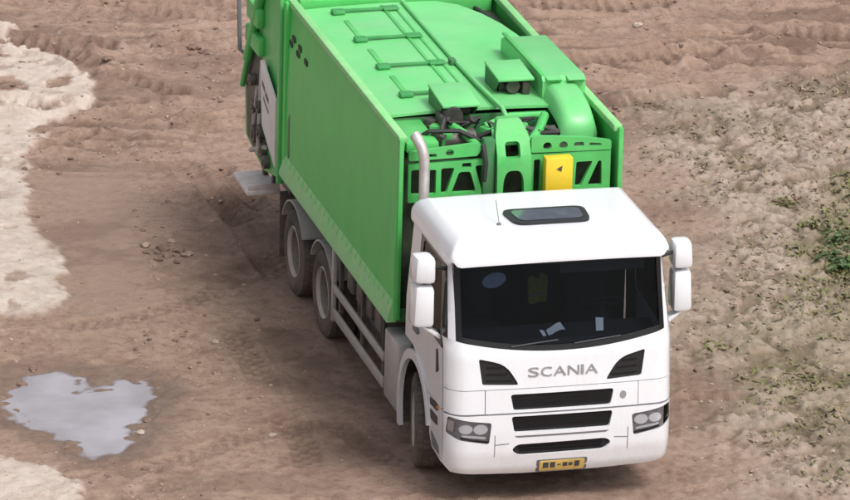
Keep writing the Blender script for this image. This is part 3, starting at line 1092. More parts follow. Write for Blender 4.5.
m.tube([c+ax @ Vector((-.2, 0, 0)), c+ax @ Vector((.2, 0, 0))], .018, 6)
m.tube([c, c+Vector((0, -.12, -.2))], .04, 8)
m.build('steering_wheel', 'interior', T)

# mirrors
for s in (-1, 1):
    m = MB()
    m.tube([(s*1.13, .50, 2.46), (s*1.28, .50, 2.50), (s*1.36, .54, 2.45), (s*1.36, .54, 1.90)], .020, 8)
    ar = m.build('mirror', 'black_plastic', T)
    m = MB()
    m.hexa([(s*1.20, .42, 1.72), (s*1.38, .46, 1.84), (s*1.38, .56, 1.84), (s*1.20, .60, 1.72),
            (s*1.20, .42, 1.78), (s*1.42, .46, 1.90), (s*1.42, .56, 1.90), (s*1.20, .60, 1.78)], .012)
    m.build('mirror_foot', 'white_paint', ar)
    for (z0, z1, x0, x1) in ((2.33, 2.615, 1.265, 1.495), (1.86, 2.30, 1.270, 1.500)):
        m = MB()
        m.hexa([(s*x0, .40, z0), (s*(x1-.01), .43, z0), (s*x1, .68, z0), (s*(x0+.01), .68, z0),
                (s*x0, .41, z1), (s*(x1-.03), .44, z1), (s*(x1-.01), .68, z1), (s*(x0+.01), .68, z1)], .05)
        m.build('mirror_housing', 'white_paint', ar)
        m = MB()
        m.box(*(sorted((s*(x0+.035), s*(x1-.03)))), .676, .684, z0+.04, z1-.04, .003)
        m.build('mirror_glass', 'mirror_glass', ar)

# front mudguards: arch of white plastic around each front wheel
WC = (1.37, .50)
for s in (-1, 1):
    m = MB()
    def arc(rx, rz, a0, a1, n=22):
        return [(WC[0]+rx*math.cos(R(a0+(a1-a0)*k/n)), WC[1]+.02+rz*math.sin(R(a0+(a1-a0)*k/n))) for k in range(n+1)]
    o_ = arc(.655, .74, -8, 168)
    i_ = arc(.575, .635, 168, -8)
    m.sheet([(1.99, .24)]+o_+i_+[(1.91, .24)], lambda y, z, o, s=s: (s*(1.235+o), y, z), .05)
    # liner under the arch
    q = [(1.95, .26)]+arc(.60, .66, -6, 165)
    vs, fs = [], []
    for (y, z) in q:
        vs += [(s*1.225, y, z), (s*.80, y, z)]
    for k in range(len(q)-1):
        fs.append((2*k, 2*k+1, 2*k+3, 2*k+2))
    m.build('front_mudguard', 'white_paint', T)
    m = MB()
    m.add(vs, fs)
    m.build('arch_liner', 'black_plastic', T)
    m = MB()
    m.box(*sorted((s*.76, s*.80)), .7, 2.0, .35, 1.15)
    m.build('wheel_well', 'chassis_black', T)

# chassis
for s in (-1, 1):
    m = MB()
    m.box(*sorted((s*.38, s*.46)), .5, 9.0, .72, 1.0, .005)
    m.build('chassis_rail', 'chassis_black', T)
m = MB()
m.box(-.75, .75, .35, 1.9, .55, 1.05, .05)
m.build('engine_block', 'chassis_black', T)
for y in (1.37, 5.42, 6.83):
    m = MB()
    m.tube([(-.95, y, .5), (.95, y, .5)], .08, 10)
    if y > 2:
        m.box(-.22, .22, y-.2, y+.2, .3, .7, .08)
    m.build('axle', 'chassis_black', T)

# wheels (rim with its nuts; the tyre and hub are sub-parts)
def wheel(cx, cy, s, steer=0.0, rear=False):
    tw = .315
    M = Matrix.Translation((cx, cy, .498)) @ Matrix.Rotation(R(steer), 4, 'Z') @ Matrix.Scale(s, 4, (1, 0, 0))
    def put(mb, name, mt, par):
        mb.v = [tuple(M @ Vector(q)) for q in mb.v]
        return mb.build(name, mt, par)
    m = MB()
    h = tw/2
    dish = -.05 if rear else .055
    m.lathe([(h-.02, .300), (h-.005, .288), (h-.03, .270), (h-.045, .262)], (0, 0, 0), 36, closed=False)
    wo_ = put(m, 'wheel', 'rim_paint', T)
    m = MB()
    m.lathe([(h-.043, .264), (dish+.02, .238), (dish, .20), (dish+.012, .14), (dish+.012, .0)], (0, 0, 0), 36, closed=False)
    for k in range(10):
        a = k*math.pi/5
        m.tube([(dish, .175*math.cos(a), .175*math.sin(a)), (dish+.045, .175*math.cos(a), .175*math.sin(a))], .017, 6)
    put(m, 'wheel_disc', 'rim_paint' if not rear else 'disc_shaded', wo_)
    m = MB()
    for k in range(10):      # hand holes around the rim
        a = (k+.5)*math.pi/5
        m.tube([(dish+.004, .226*math.cos(a), .226*math.sin(a)), (dish+.026, .226*math.cos(a), .226*math.sin(a))], .024, 10)
    hh = put(m, 'hand_holes', 'chassis_black', wo_)
    hh['kind'] = 'stuff'
    m = MB()
    prof = [(h-.02, .298), (h-.006, .315), (h+.004, .37), (h+.002, .43), (h-.018, .475), (h-.035, .492)]
    m.lathe(prof+[(-a, r_) for a, r_ in prof[::-1]], (0, 0, 0), 56, closed=True)
    nb = 44
    for k in range(nb):      # tread blocks
        a0 = 2*math.pi*(k+.1)/nb
        a1 = 2*math.pi*(k+.82)/nb
        for (x0, x1, sh) in ((-.150, -.088, 0), (-.078, -.006, .35), (.006, .078, .35), (.088, .150, 0)):
            vs = []
            for r_ in (.486, .5):
                for (xx, aa) in ((x0, a0), (x1, a0), (x1, a1), (x0, a1)):
                    aa = aa+sh*2*math.pi/nb
                    rr = r_-(.010 if abs(xx) > .14 else 0)
                    vs.append((xx*.93, rr*math.cos(aa), rr*math.sin(aa)))
            m.add(vs, [(4, 5, 6, 7), (0, 1, 5, 4), (1, 2, 6, 5), (2, 3, 7, 6), (3, 0, 4, 7)])
    put(m, 'tyre', 'rubber', wo_)
    m = MB()
    m.lathe([(dish, .105), (dish+.06, .10), (dish+.085, .07), (dish+.09, 0)], (0, 0, 0), 20, closed=False)
    put(m, 'hub', 'trim_grey', wo_)
    if rear:
        m = MB()
        prof = [(h-.02-.35, .298), (h-.006-.35, .37), (h-.018-.35, .475), (h-.04-.35, .498)]
        m.lathe(prof+[(-a-.70, r_) for a, r_ in prof[::-1]], (0, 0, 0), 40, closed=True)
        put(m, 'inner_tyre', 'rubber', wo_)
for s in (-1, 1):
    wheel(s*1.06, 1.37, s, steer=-11)
    wheel(s*1.08, 5.42, s, rear=True)
    wheel(s*1.08, 6.83, s, rear=True)

# side guards, tanks, panels under the body
for s in (-1, 1):
    for (z0, z1) in ((.40, .52), (.70, .80)):
        m = MB()
        m.box(*sorted((s*1.215, s*1.245)), 2.62, 4.86, z0, z1, .008)
        m.build('side_guard_rail', 'guard_grey', T)
    for y in (2.75, 3.7, 4.7):
        m = MB()
        m.box(*sorted((s*1.17, s*1.215)), y-.03, y+.03, .42, 1.15, .005)
        m.build('side_guard_post', 'chassis_black', T)
    m = MB()
    m.box(*sorted((s*.55, s*1.14)), 2.95, 4.25, .48, 1.05, .06)
    m.build('tank', 'machine_grey', T)
    m = MB()
    m.box(*sorted((s*1.0, s*1.235)), 2.03, 2.60, .33, 1.10, .03)
    m.build('storage_panel', 'guard_grey', T)
    for k in range(4):
        m = MB()
        m.box(*sorted((s*1.10, s*1.18)), 3.0+.42*k, 3.26+.42*k, .86, 1.14, .03)
        m.build('valve_block', 'machine_grey', T)
    # rear mudguards: thin arches over each wheel
    for wy in (5.42, 6.83):
        m = MB()
        q = [(wy+.575*math.cos(R(a)), .5+.575*math.sin(R(a))) for a in range(28, 153, 8)]
        for k in range(len(q)-1):
            (a, b_), (c_, d_) = q[k], q[k+1]
            m.add([(s*1.25, a, b_), (s*.70, a, b_), (s*.70, c_, d_), (s*1.25, c_, d_),
                   (s*1.25, a, b_+.02), (s*.70, a, b_+.02), (s*.70, c_, d_+.02), (s*1.25, c_, d_+.02)],
                  [(0, 1, 2, 3), (4, 5, 6, 7), (0, 3, 7, 4), (1, 2, 6, 5), (0, 1, 5, 4), (2, 3, 7, 6)])
        m.build('rear_mudguard', 'guard_grey', T)
    m = MB()
    m.box(*sorted((s*.72, s*1.24)), 7.48, 7.51, .22, 1.0, .005)
    m.build('mud_flap', 'rubber', T)
    m = MB()
    m.box(*sorted((s*1.20, s*1.245)), 4.88, 4.95, .35, 1.20, .006)
    m.build('mud_flap_bracket', 'guard_grey', T)

# ---- the green body
YF, YR, ZB, ZT = 2.25, 7.34, 1.29, 3.30
def xs_(z):
    return float(np.interp(z, [1.25, 1.5, 2.3, 3.05, 3.30], [1.225, 1.235, 1.235, 1.215, 1.195]))
YW = 3.22           # rear wall of the open machinery bay at the front
for s in (-1, 1):
    m = MB()
    m.sheet([(YF, 1.30), (YR, 1.30), (YR, ZT-.05), (YF, ZT-.05)], lambda y, z, o, s=s: (s*(xs_(z)+o), y, z), .045, step=.25)
    side = m.build('side_wall', 'green_paint', T)
    # sloping ledge along the foot of the wall with its gussets
    m = MB()
    m.prism([(s*1.236, 1.50), (s*1.30, 1.30), (s*1.30, 1.265), (s*1.20, 1.265), (s*1.20, 1.50)], 1, YF+.02, YR-.02)
    led = m.build('wall_ledge', 'green_ledge', T)
    for k in range(24):
        y = YF+.14+k*.208
        m = MB()
        m.prism([(s*1.232, 1.512), (s*1.262, 1.43), (s*1.232, 1.43)], 1, y, y+.03)
        m.build('gusset', 'green_paint', led)
    # top rail
    m = MB()
    m.box(*sorted((s*1.12, s*1.215)), YF+.02, YR+.02, ZT-.06, ZT+.02, .018)
    m.build('top_rail', 'green_ledge', T)
    # front corner post
    m = MB()
    m.box(*sorted((s*1.165, s*1.218)), YF-.03, YF+.12, 1.30, ZT-.005, .012)
    m.build('corner_post', 'green_frame', T)
    # rear corner post and slot
    m = MB()
    m.box(*sorted((s*1.15, s*1.255)), YR-.06, YR+.06, 1.28, ZT-.01, .012)
    m.build('corner_post', 'green_paint', T)
    m = MB()
    m.sheet(rpoly([(7.10, 1.52), (7.17, 1.52), (7.18, 1.95), (7.10, 2.05)], .03), lambda y, z, o, s=s: (s*(xs_(z)+.006+o), y, z), .006)
    m.build('slot', 'green_dark', side)
    # lifting bracket with its dark sockets
    for (y, z) in ((7.02, 2.95), (7.14, 2.86), (6.72, 2.93), (6.80, 2.84), (6.42, 2.86)):
        m = MB()
        m.sheet(rpoly([(y-.07, z-.035), (y+.07, z-.025), (y+.07, z+.035), (y-.07, z+.03)], .02), lambda y, z, o, s=s: (s*(xs_(z)+.012+o), y, z), .012)
        m.build('socket', 'gutter_dirt', side)
# floor of the body, front wall of the hopper and back
m = MB()
m.box(-1.19, 1.19, YF+.03, YR, 1.26, 1.34)
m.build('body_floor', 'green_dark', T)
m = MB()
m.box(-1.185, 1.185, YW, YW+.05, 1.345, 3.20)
m.build('hopper_wall', 'green_dark', T)
# roof: left plate, right plate with a rounded rear corner
def rz_(x, y):
    return 3.245+.035*(1-(x/1.1)**2)
m = MB()
m.sheet([(-1.115, YW), (.03, YW), (.03, 7.16), (-1.115, 7.16)], lambda x, y, o: (x, y, rz_(x, y)+o), .03, step=.22)
roofl = m.build('roof_plate', 'green_roof', T)
m = MB()
m.sheet([(.036, YW), (1.06, YW), (1.06, 5.55), (1.03, 5.85), (.96, 6.25), (.84, 6.65), (.66, 7.0), (.44, 7.16), (.036, 7.16)], lambda x, y, o: (x, y, rz_(x, y)+o), .03, step=.16)
m.build('roof_plate', 'green_roof', T)
m = MB()
m.box(-1.11, 1.11, YW+.06, 7.2, 3.05, 3.12)
m.build('roof_gutter', 'gutter_dirt', T)
m = MB()
m.box(-1.115, 1.115, 7.20, 7.36, 3.10, 3.335, .015)
m.build('rear_cross_beam', 'green_frame', T)
m = MB()
m.tube([(.90, 7.15, 3.17), (1.02, 6.4, 3.17), (1.075, 5.6, 3.17), (1.08, 5.0, 3.17)], .028, 8)
m.build('gutter_hose', 'chassis_black', T)
# roof walkway: rails and cross bars with pads
for (x0, x1, y0, y1) in ((-.235, -.195, 3.9, 7.05), (-.10, -.07, 3.9, 7.05)):
    m = MB()
    m.box(x0, x1, y0, y1, 3.262, 3.292, .006)
    m.build('walkway_rail', 'green_frame', T)
for (y0, y1) in ((5.95, 6.6), (4.95, 5.5), (3.95, 4.5)):
    m = MB()
    m.box(-.76, -.70, y0, y1, 3.255, 3.275, .006)
    m.build('walkway_rail', 'green_frame', T)
for y in (6.88, 5.82, 4.80, 3.78):
    m = MB()
    m.box(-.72, -.16, y-.022, y+.022, 3.285, 3.315, .008)
    m.box(-.83, -.68, y-.07, y+.07, 3.265, 3.312, .02)
    m.box(-.25, -.06, y-.065, y+.065, 3.285, 3.322, .02)
    m.build('cross_bar', 'green_mid', T)
m = MB()
m.tube([(.045, 7.12, 3.30), (.05, 5.0, 3.305), (.07, 3.9, 3.315), (.10, 3.0, 3.33), (.10, 2.75, 3.26)], .026, 8)
m.build('roof_pipe', 'green_roof', T)
m = MB()
m.box(-.02, .05, 4.72, 4.84, 3.28, 3.34, .01)
m.build('pipe_clamp', 'green_dark', T)
# machinery covers at the front of the roof
def cover(x0, x1, y0, y1, z0, z1, tilt, rag):
    """a hood: top plate, back and side cheeks, open towards the front"""
    m = MB()
    m.hexa([(x0, y0, z1-.03-tilt), (x1, y0, z1-.03-tilt), (x1, y1, z1-.03), (x0, y1, z1-.03),
            (x0, y0, z1-tilt), (x1, y0, z1-tilt), (x1, y1, z1), (x0, y1, z1)], .008)
    o = m.build('machinery_hood', 'green_roof', T)
    m = MB()
    for x in (x0+.015, x1-.015):
        m.prism([(y1-.03, z0), (y1-.03, z1-.031), (y0+.05, z1-.035-tilt), (y0+.2, z0)], 0, x-.01, x+.01)
    m.box(x0+.03, x1-.03, y1-.05, y1-.03, z0, z1-.035)
    m.build('cheek_plate', 'green_dark', o)
    m = MB()
    xm = (x0+x1)/2
    if rag == 0:
        m.tube([(xm-.09, y0-.04, z0+.05), (xm-.09, y0+.35, z0+.09)], [.10, .085], 14)
        m.tube([(xm+.13, y0+.02, z0+.0), (xm+.02, y0+.1, z0-.12), (xm-.05, y0-.1, z0-.16)], .045, 10)
        m.box(xm-.24, xm-.13, y0-.06, y0+.2, z0-.18, z0+.06, .03)
    else:
        m.tube([(xm-.02, y0+.05, z0+.10), (xm-.02, y0+.35, z0+.10)], .075, 14)
        m.box(xm+.08, xm+.17, y0+.04, y0+.3, z0, z0+.15, .02)
    m.box(x0+.05, x1-.05, y0+.18, y1-.1, z0, z1-.1, .02)
    m.build('pump_unit', 'pump_dark', o)
    return o
cover(-.58, -.17, 2.90, 3.55, 3.26, 3.47, .05, 0)
cover(.20, .60, 3.55, 4.15, 3.27, 3.50, .03, 1)
# long cover on the right, ending in a rounded nose
m = MB()
prof = [(5.15, 3.27), (5.15, 3.42), (5.05, 3.47), (3.50, 3.50), (3.44, 3.46), (3.44, 3.25)]
m.prism(prof, 0, .66, 1.135)
lo_ = m.build('long_cover', 'green_roof', T, angle=28)
m = MB()
m.box(.655, .70, 3.50, 5.10, 3.488, 3.515, .006)
m.build('cover_lip', 'green_frame', lo_)
m = MB()
ns, nr = 14, 12
vs, fs = [], []
for i in range(ns+1):                      # rounded nose: an arched shell falling away to the front
    t = i/ns
    y = 3.46-.78*math.sin(t*math.pi/2)
    zc = 3.04+.40*math.cos(t*math.pi/2)**.7
    for k in range(nr+1):
        a = k/nr*2-1
        vs.append((.875+.215*a*(1-.06*t), y+.06*a*a*t, 2.98+(zc-2.98)*(1-abs(a)**7*.45)))
for i in range(ns):
    for k in range(nr):
        q = i*(nr+1)+k
        fs.append((q, q+1, q+nr+2, q+nr+1))
m.add(vs, fs)
m.build('cover_nose', 'green_roof', lo_, 60)
m = MB()
m.prism([(3.50, 3.503), (3.38, 3.49), (3.44, 3.44)], 0, .70, .86)
m.prism([(3.50, 3.503), (3.36, 3.485), (3.44, 3.44)], 0, .93, 1.12)
m.build('cover_edge', 'green_roof', lo_)

# ---- bulkhead lattice above the cab
def BK(yoff):
    return lambda x, z, o: (x, YF+yoff-o, z)
# left upper beam, with a hole
m = MB()
m.sheet(rpoly([(-1.10, 3.04), (-.36, 3.06), (-.30, 3.16), (-.36, 3.20), (-1.10, 3.14)], .02), BK(.02), .05,
        holes=[[(-.66+.045*math.cos(k*math.pi/6), 3.11+.04*math.sin(k*math.pi/6)) for k in range(12)],
               rpoly([(-.98, 3.065), (-.80, 3.07), (-.80, 3.11), (-.98, 3.105)], .02)])
m.build('bulkhead_beam', 'green_frame', T)
# left lattice frame, with openings and diagonal braces
ops = [rpoly([(-1.07, 2.665), (-.92, 2.665), (-.92, 2.94), (-1.07, 2.94)], .03), rpoly([(-.88, 2.665), (-.80, 2.665), (-.80, 2.93), (-.88, 2.93)], .02),
       rpoly([(-.745, 2.665), (-.685, 2.665), (-.60, 2.94), (-.745, 2.94)], .025), rpoly([(-.63, 2.665), (-.36, 2.665), (-.43, 2.89), (-.55, 2.89)], .03),
       rpoly([(-.30, 2.665), (-.21, 2.665), (-.21, 2.95), (-.38, 2.95)], .03), rpoly([(-.52, 2.935), (-.42, 2.935), (-.42, 2.985), (-.52, 2.985)], .015)]
m = MB()
m.sheet([(-1.10, 2.58), (-.17, 2.58), (-.17, 3.02), (-1.10, 3.00)], BK(.03), .05, holes=ops)
m.build('bulkhead_lattice', 'green_frame', T)
# central column
m = MB()
colo = rpoly([(-.155, 2.40), (-.165, 3.25), (-.13, 3.42), (.12, 3.42), (.20, 3.25), (.225, 2.40)], [.01, .05, .04, .04, .05, .01])
m.sheet(colo, lambda x, z, o: (x, YF-.06+max(0, z-3.05)*.5-o, z), .09,
        holes=[rpoly([(-.07, 3.03), (.09, 3.03), (.09, 3.20), (-.07, 3.20)], .04), rpoly([(-.10, 2.5), (.14, 2.5), (.13, 2.80), (.09, 2.90), (-.05, 2.90), (-.09, 2.80)], .05)], step=.12)
m.build('ram_column', 'green_frame', T)
m = MB()
m.box(-.30, -.17, YF-.0, YF+.12, 2.45, 3.24, .02)
m.build('column_cheek', 'green_dark', T)
# right beam with its row of holes
m = MB()
hls = [[(cx+.048*math.cos(k*math.pi/6), 3.125+.042*math.sin(k*math.pi/6)) for k in range(12)] for cx in (.40, .575)]
hls += [rpoly([(.69, 3.10), (.80, 3.10), (.80, 3.15), (.69, 3.15)], .02), rpoly([(.86, 3.10), (.99, 3.10), (.99, 3.125), (.86, 3.14)], .01)]
m.sheet(rpoly([(.225, 3.06), (1.10, 3.05), (1.10, 3.15), (.80, 3.20), (.30, 3.24), (.225, 3.22)], .02), BK(.02), .05, holes=hls)
m.build('bulkhead_beam', 'green_frame', T)
m = MB()
ops = [rpoly([(.715, 2.66), (.78, 2.66), (.905, 2.93), (.725, 2.93)], .02), rpoly([(.85, 2.66), (1.01, 2.66), (1.0, 2.93), (.965, 2.93)], .02), rpoly([(.26, 2.62), (.33, 2.62), (.33, 2.98), (.26, 2.98)], .02)]
m.sheet([(.225, 2.58), (1.10, 2.58), (1.10, 3.04), (.225, 3.04)], BK(.03), .05, holes=ops)
m.build('bulkhead_lattice', 'green_frame', T)
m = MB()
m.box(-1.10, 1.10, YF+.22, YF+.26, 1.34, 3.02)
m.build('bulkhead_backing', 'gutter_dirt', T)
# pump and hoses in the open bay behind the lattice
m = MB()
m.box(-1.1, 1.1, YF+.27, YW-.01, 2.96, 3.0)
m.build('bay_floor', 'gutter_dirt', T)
for (x, y, r_, l) in ((-.75, 2.72, .09, .3), (-.45, 2.70, .10, .34), (.28, 2.72, .08, .3), (.48, 2.70, .09, .25)):
    m = MB()
    m.tube([(x-l/2, y, 3.10), (x+l/2, y, 3.12)], r_, 14)
    m.tube([(x, y, 3.05), (x, y-.1, 3.22), (x+.1, y-.2, 3.2)], .03, 8)
    m.build('hydraulic_pump', 'machine_grey', T)
for (p) in ([(-1.0, 2.8, 3.05), (-.8, 2.6, 3.25), (-.5, 2.5, 3.27), (-.28, 2.5, 3.15)], [(-.25, 2.75, 3.1), (.0, 2.7, 3.22), (.25, 2.55, 3.18), (.6, 2.5, 3.2)],
            [(-.55, 2.9, 3.3), (-.62, 2.7, 3.33), (-.7, 2.55, 3.2)], [(-.34, 2.45, 3.05), (-.30, 2.25, 3.18), (-.29, 2.17, 3.0), (-.3, 2.2, 2.8)]):
    m = MB()
    m.tube(p, .025, 8)
    m.build('hydraulic_hose', 'chassis_black', T)
rb = random.Random(12)
for k in range(16):
    x = rb.uniform(-.72, .30)
    y = rb.uniform(2.55, 3.1)
    m = MB()
    m.box(x-rb.uniform(.04, .09), x+rb.uniform(.04, .09), y-.07, y+.07, 3.0, rb.uniform(3.08, 3.24), .015, Matrix.Translation((x, y, 0)) @ Matrix.Rotation(rb.uniform(-.6, .6), 4, 'Z') @ Matrix.Translation((-x, -y, 0)))
    m.build('valve_block', ('pump_dark', 'green_frame', 'machine_grey', 'green_frame')[k % 4], T)
for k in range(9):
    x = rb.uniform(-.7, .4)
    y = rb.uniform(2.5, 3.0)
    m = MB()
    m.tube([(x, y, 3.03), (x+rb.uniform(-.1, .1), y-.04, 3.18), (x+rb.uniform(-.25, .25), y+rb.uniform(-.1, .1), rb.uniform(3.22, 3.29)), (x+rb.uniform(-.35, .35), y+rb.uniform(-.05, .25), rb.uniform(3.05, 3.2))], .018, 6)
    m.build('hydraulic_hose', 'chassis_black', T)
for (pts, r_) in (([(-.30, 2.40, 3.10), (-.42, 2.62, 3.20), (-.52, 2.95, 3.22)], .045), ([(.24, 2.40, 3.12), (.40, 2.60, 3.21), (.55, 2.95, 3.24)], .05), ([(-.12, 2.9, 3.17), (.2, 3.05, 3.22), (.6, 3.1, 3.2)], .04)):
    m = MB()
    m.tube(pts, r_, 10)
    m.build('ram_arm', 'green_frame', T)
m = MB()
m.box(-1.10, -.74, 2.40, YW-.02, 3.08, 3.20, .03)
m.build('tray_cover', 'green_frame', T)
m = MB()
m.sheet(rpoly([(-.18, 2.36), (.22, 2.36), (.34, 2.85), (-.06, 2.85)], .05), lambda x, y, o: (x, y, 3.16+.05*math.sin((y-2.3)*3)+o), .04, step=.15)
m.build('ram_shroud', 'green_frame', T)
# yellow cabinet
m = MB()
m.box(.335, .635, YF-.17, YF-.03, 2.60, 3.05, .018)
yb = m.build('yellow_cabinet', 'yellow_paint', T)
m = MB()
m.prism([(.455, 2.93), (.505, 2.90), (.515, 2.965)], 1, YF-.176, YF-.168)
m.build('warning_mark', 'print_dark', yb)
m = MB()
m.box(.36, .61, YF-.177, YF-.168, 2.64, 2.655)
m.build('door_seam', 'trim_grey', yb)
# exhaust stack behind the cab
m = MB()
m.tube([(-.985, 2.06, 1.2), (-.985, 2.06, 2.6), (-.985, 2.06, 3.0), (-.99, 2.065, 3.14), (-1.01, 2.09, 3.24), (-1.04, 2.14, 3.31), (-1.06, 2.20, 3.35)], [.056]*4+[.058, .06, .06], 14, caps=False)
m.tube([(-.985, 2.06, 1.2), (-.985, 2.06, 2.6), (-.985, 2.06, 3.0), (-.99, 2.065, 3.14), (-1.01, 2.09, 3.24), (-1.04, 2.14, 3.31), (-1.055, 2.19, 3.345)], .048, 14, caps=True)
m.build('exhaust_pipe', 'steel_pipe', T)
m = MB()
m.box(-1.08, -.30, 1.90, 2.16, 1.0, 2.45, .04)
m.build('air_intake', 'black_plastic', T)

# ---- tailgate
TG0, TG1 = 7.42, 9.25
for s in (-1, 1):
    m = MB()
    tg = rpoly([(TG0, 1.15), (8.45, .95), (9.35, 1.10), (9.5, 1.9), (9.05, 2.6), (8.3, 3.42), (TG0, 3.42)], .04)
    m.prism([(y, z) for y, z in tg], 0, *sorted((s*1.16, s*1.22)))
    m.build('tailgate_side', 'green_frame', T)
    m = MB()
    m.box(*sorted((s*1.215, s*1.285)), TG0+.03, TG0+.12, 1.10, 3.40, .012)
    m.build('tailgate_post', 'green_frame', T)
    m = MB()
    m.box(*sorted((s*1.215, s*1.262)), TG0+.13, TG0+.22, 1.9, 3.40, .012)
    m.build('tailgate_rib', 'green_dark', T)
    m = MB()
    m.prism(rpoly([(7.60, 1.24), (8.28, 1.55), (8.40, 2.28), (8.30, 2.33), (7.62, 2.05)], .02), 0, *sorted((s*1.262, s*1.285)))
    wp = m.build('side_board', 'white_board', T)
    m = MB()
    for (y0, z0, w_, h_) in ((8.14, 1.98, .14, .06), (7.95, 1.90, .16, .06), (8.10, 1.83, .10, .035), (7.94, 1.78, .13, .035)):
        m.prism([(y0, z0), (y0+w_, z0+.05), (y0+w_, z0+.05+h_), (y0, z0+h_)], 0, *sorted((s*1.280, s*1.288)))
    m.build('board_print', 'print_dark', wp)
    m = MB()
    m.prism(rpoly([(8.30, 1.0), (9.25, 1.12), (9.38, 1.88), (9.1, 2.25), (8.44, 2.25)], .04), 0, *sorted((s*1.215, s*1.228)))
    m.build('hopper_side', 'pump_dark', T)
    # hydraulic ram and mechanism behind the board
    m = MB()
    m.tube([(s*1.27, 8.35, 3.25), (s*1.27, 9.10, 2.1)], .06, 12)
    m.tube([(s*1.27, 9.10, 2.1), (s*1.27, 9.35, 1.7)], .035, 10)
    m.build('hydraulic_ram', 'green_frame', T)
    m = MB()
    m.box(*sorted((s*1.21, s*1.30)), 8.45, 9.15, 2.30, 2.52, .03)
    m.box(*sorted((s*1.215, s*1.31)), 8.50, 9.05, 2.62, 2.86, .03)
    m.build('tailgate_bracket', 'green_frame', T)
    for (y, z, r_) in ((8.5, 1.72, .10), (8.42, 1.42, .09), (8.72, 1.30, .11), (8.30, 1.24, .08), (8.75, 1.62, .08), (8.15, 1.14, .08), (8.9, 1.9, .07)):
        m = MB()
        m.tube([(s*1.21, y, z), (s*1.295, y, z)], r_, 12)
        m.tube([(s*1.29, y, z), (s*1.31, y, z)], r_*.45, 8)
        m.build('roller', 'machine_grey', T)
    m = MB()
    for (a, b_) in (((8.40, 2.2), (8.55, 1.1)), ((8.6, 1.9), (8.85, 1.2)), ((8.2, 1.3), (8.9, 1.05))):
        m.tube([(s*1.26, *a), (s*1.26, *b_)], .03, 8)
    m.build('linkage', 'guard_grey', T)
    m = MB()
    m.box(*sorted((s*.98, s*1.38)), 8.55, 9.30, .60, .66, .015)
    m.box(*sorted((s*.99, s*1.37)), 8.56, 8.60, .655, .73, .01)
    m.build('rear_step', 'step_board', T)
    m = MB()
    m.box(*sorted((s*1.0, s*1.06)), 8.62, 8.70, .6, 1.2, .01)
    m.build('step_hanger', 'machine_grey', T)
    m = MB()
    m.box(*sorted((s*1.0, s*1.06)), 9.1, 9.18, .6, 1.2, .01)
    m.build('step_hanger', 'machine_grey', T)
    m = MB()
    m.tube([(s*1.21, 9.20, 2.05), (s*1.32, 9.30, 2.15), (s*1.32, 9.40, 2.9), (s*1.21, 9.2, 3.1)], .026, 8)
    m.build('grab_handle', 'trim_grey', T)
m = MB()
m.prism([(7.40, 3.20), (8.3, 3.43), (9.05, 2.62), (9.5, 1.9), (9.42, 1.85), (8.98, 2.55), (8.25, 3.33), (7.45, 3.10)], 0, -1.155, 1.155)
m.build('tailgate_shell', 'green_roof', T)
m = MB()
m.box(-1.15, 1.15, 7.40, 9.0, .98, 1.05)
m.build('tailgate_floor', 'machine_grey', T)
m = MB()
m.box(-1.10, 1.10, 7.38, 7.46, 3.10, 3.40, .01)
m.build('tailgate_hinge_beam', 'green_dark', T)

# ================================================================== loose things in the cab
m = MB()
m.sheet(rpoly([(-.09, 2.02), (.11, 2.02), (.12, 2.30), (.05, 2.33), (.02, 2.28), (-.02, 2.28), (-.05, 2.33), (-.10, 2.30)], .02),
        lambda x, z, o: (x+.06, 1.30+.03*math.sin(x*25)+.05*(z-2)-o, z-.28), .05, step=.04)
vest = m.build('safety_vest', 'vest_yellow', None)
tag(vest, 'fluorescent yellow safety vest hanging between the seats of the cab', 'vest')
m = MB()
m.sheet([(-.10, 2.10), (.10, 2.10), (.10, 2.135), (-.10, 2.135)], lambda x, z, o: (x+.06, 1.293+.03*math.sin(x*25)+.05*(z-2)-o, z-.28), .004, step=.04)
m.build('reflective_band', 'vest_band', vest)
m = MB()
m.sheet([(-.13, .36), (.02, .40), (.12, .42), (.10, .55), (-.02, .50), (-.14, .47)], lambda x, y, o: (x, y, 1.70+(y-.30)*.22+.018+.02*math.sin(x*20)+o), .004, step=.04)
pp = m.build('paper_sheet', 'paper', None)
tag(pp, 'crumpled white sheet of paper in the middle of the dashboard', 'paper')
m = MB()
m.sheet([(.44, .38), (.52, .38), (.56, .54), (.48, .55)], lambda x, y, o: (x, y, 1.70+(y-.30)*.22+.02+.25*(y-.38)+o), .006, step=.05)
pp = m.build('paper_sheet', 'paper', None)
tag(pp, 'small upright white card standing on the dashboard', 'paper')

# ================================================================== stones, clods and plants
def stone_mesh(r, seed, flat=.55, sub=2):
    rnd = random.Random(seed)
    bm = bmesh.new()
    bmesh.ops.create_icosphere(bm, subdivisions=sub, radius=r)
    ph = [rnd.uniform(0, 6) for _ in range(6)]
    for v in bm.verts:
        n = v.co.normalized()
        k = 1+.16*math.sin(n.x*3+ph[0])+.14*math.sin(n.y*4+ph[1])+.12*math.sin(n.z*3.5+ph[2])+.07*math.sin(n.x*8+n.y*7+ph[3])+rnd.uniform(-.24, .24)
        v.co = n*r*k
        v.co.z *= flat
        v.co.x *= 1.15
    vs = [v.co.copy() for v in bm.verts]
    bm.verts.index_update()
    fs = [[v.index for v in f.verts] for f in bm.faces]
    bm.free()
    return vs, fs

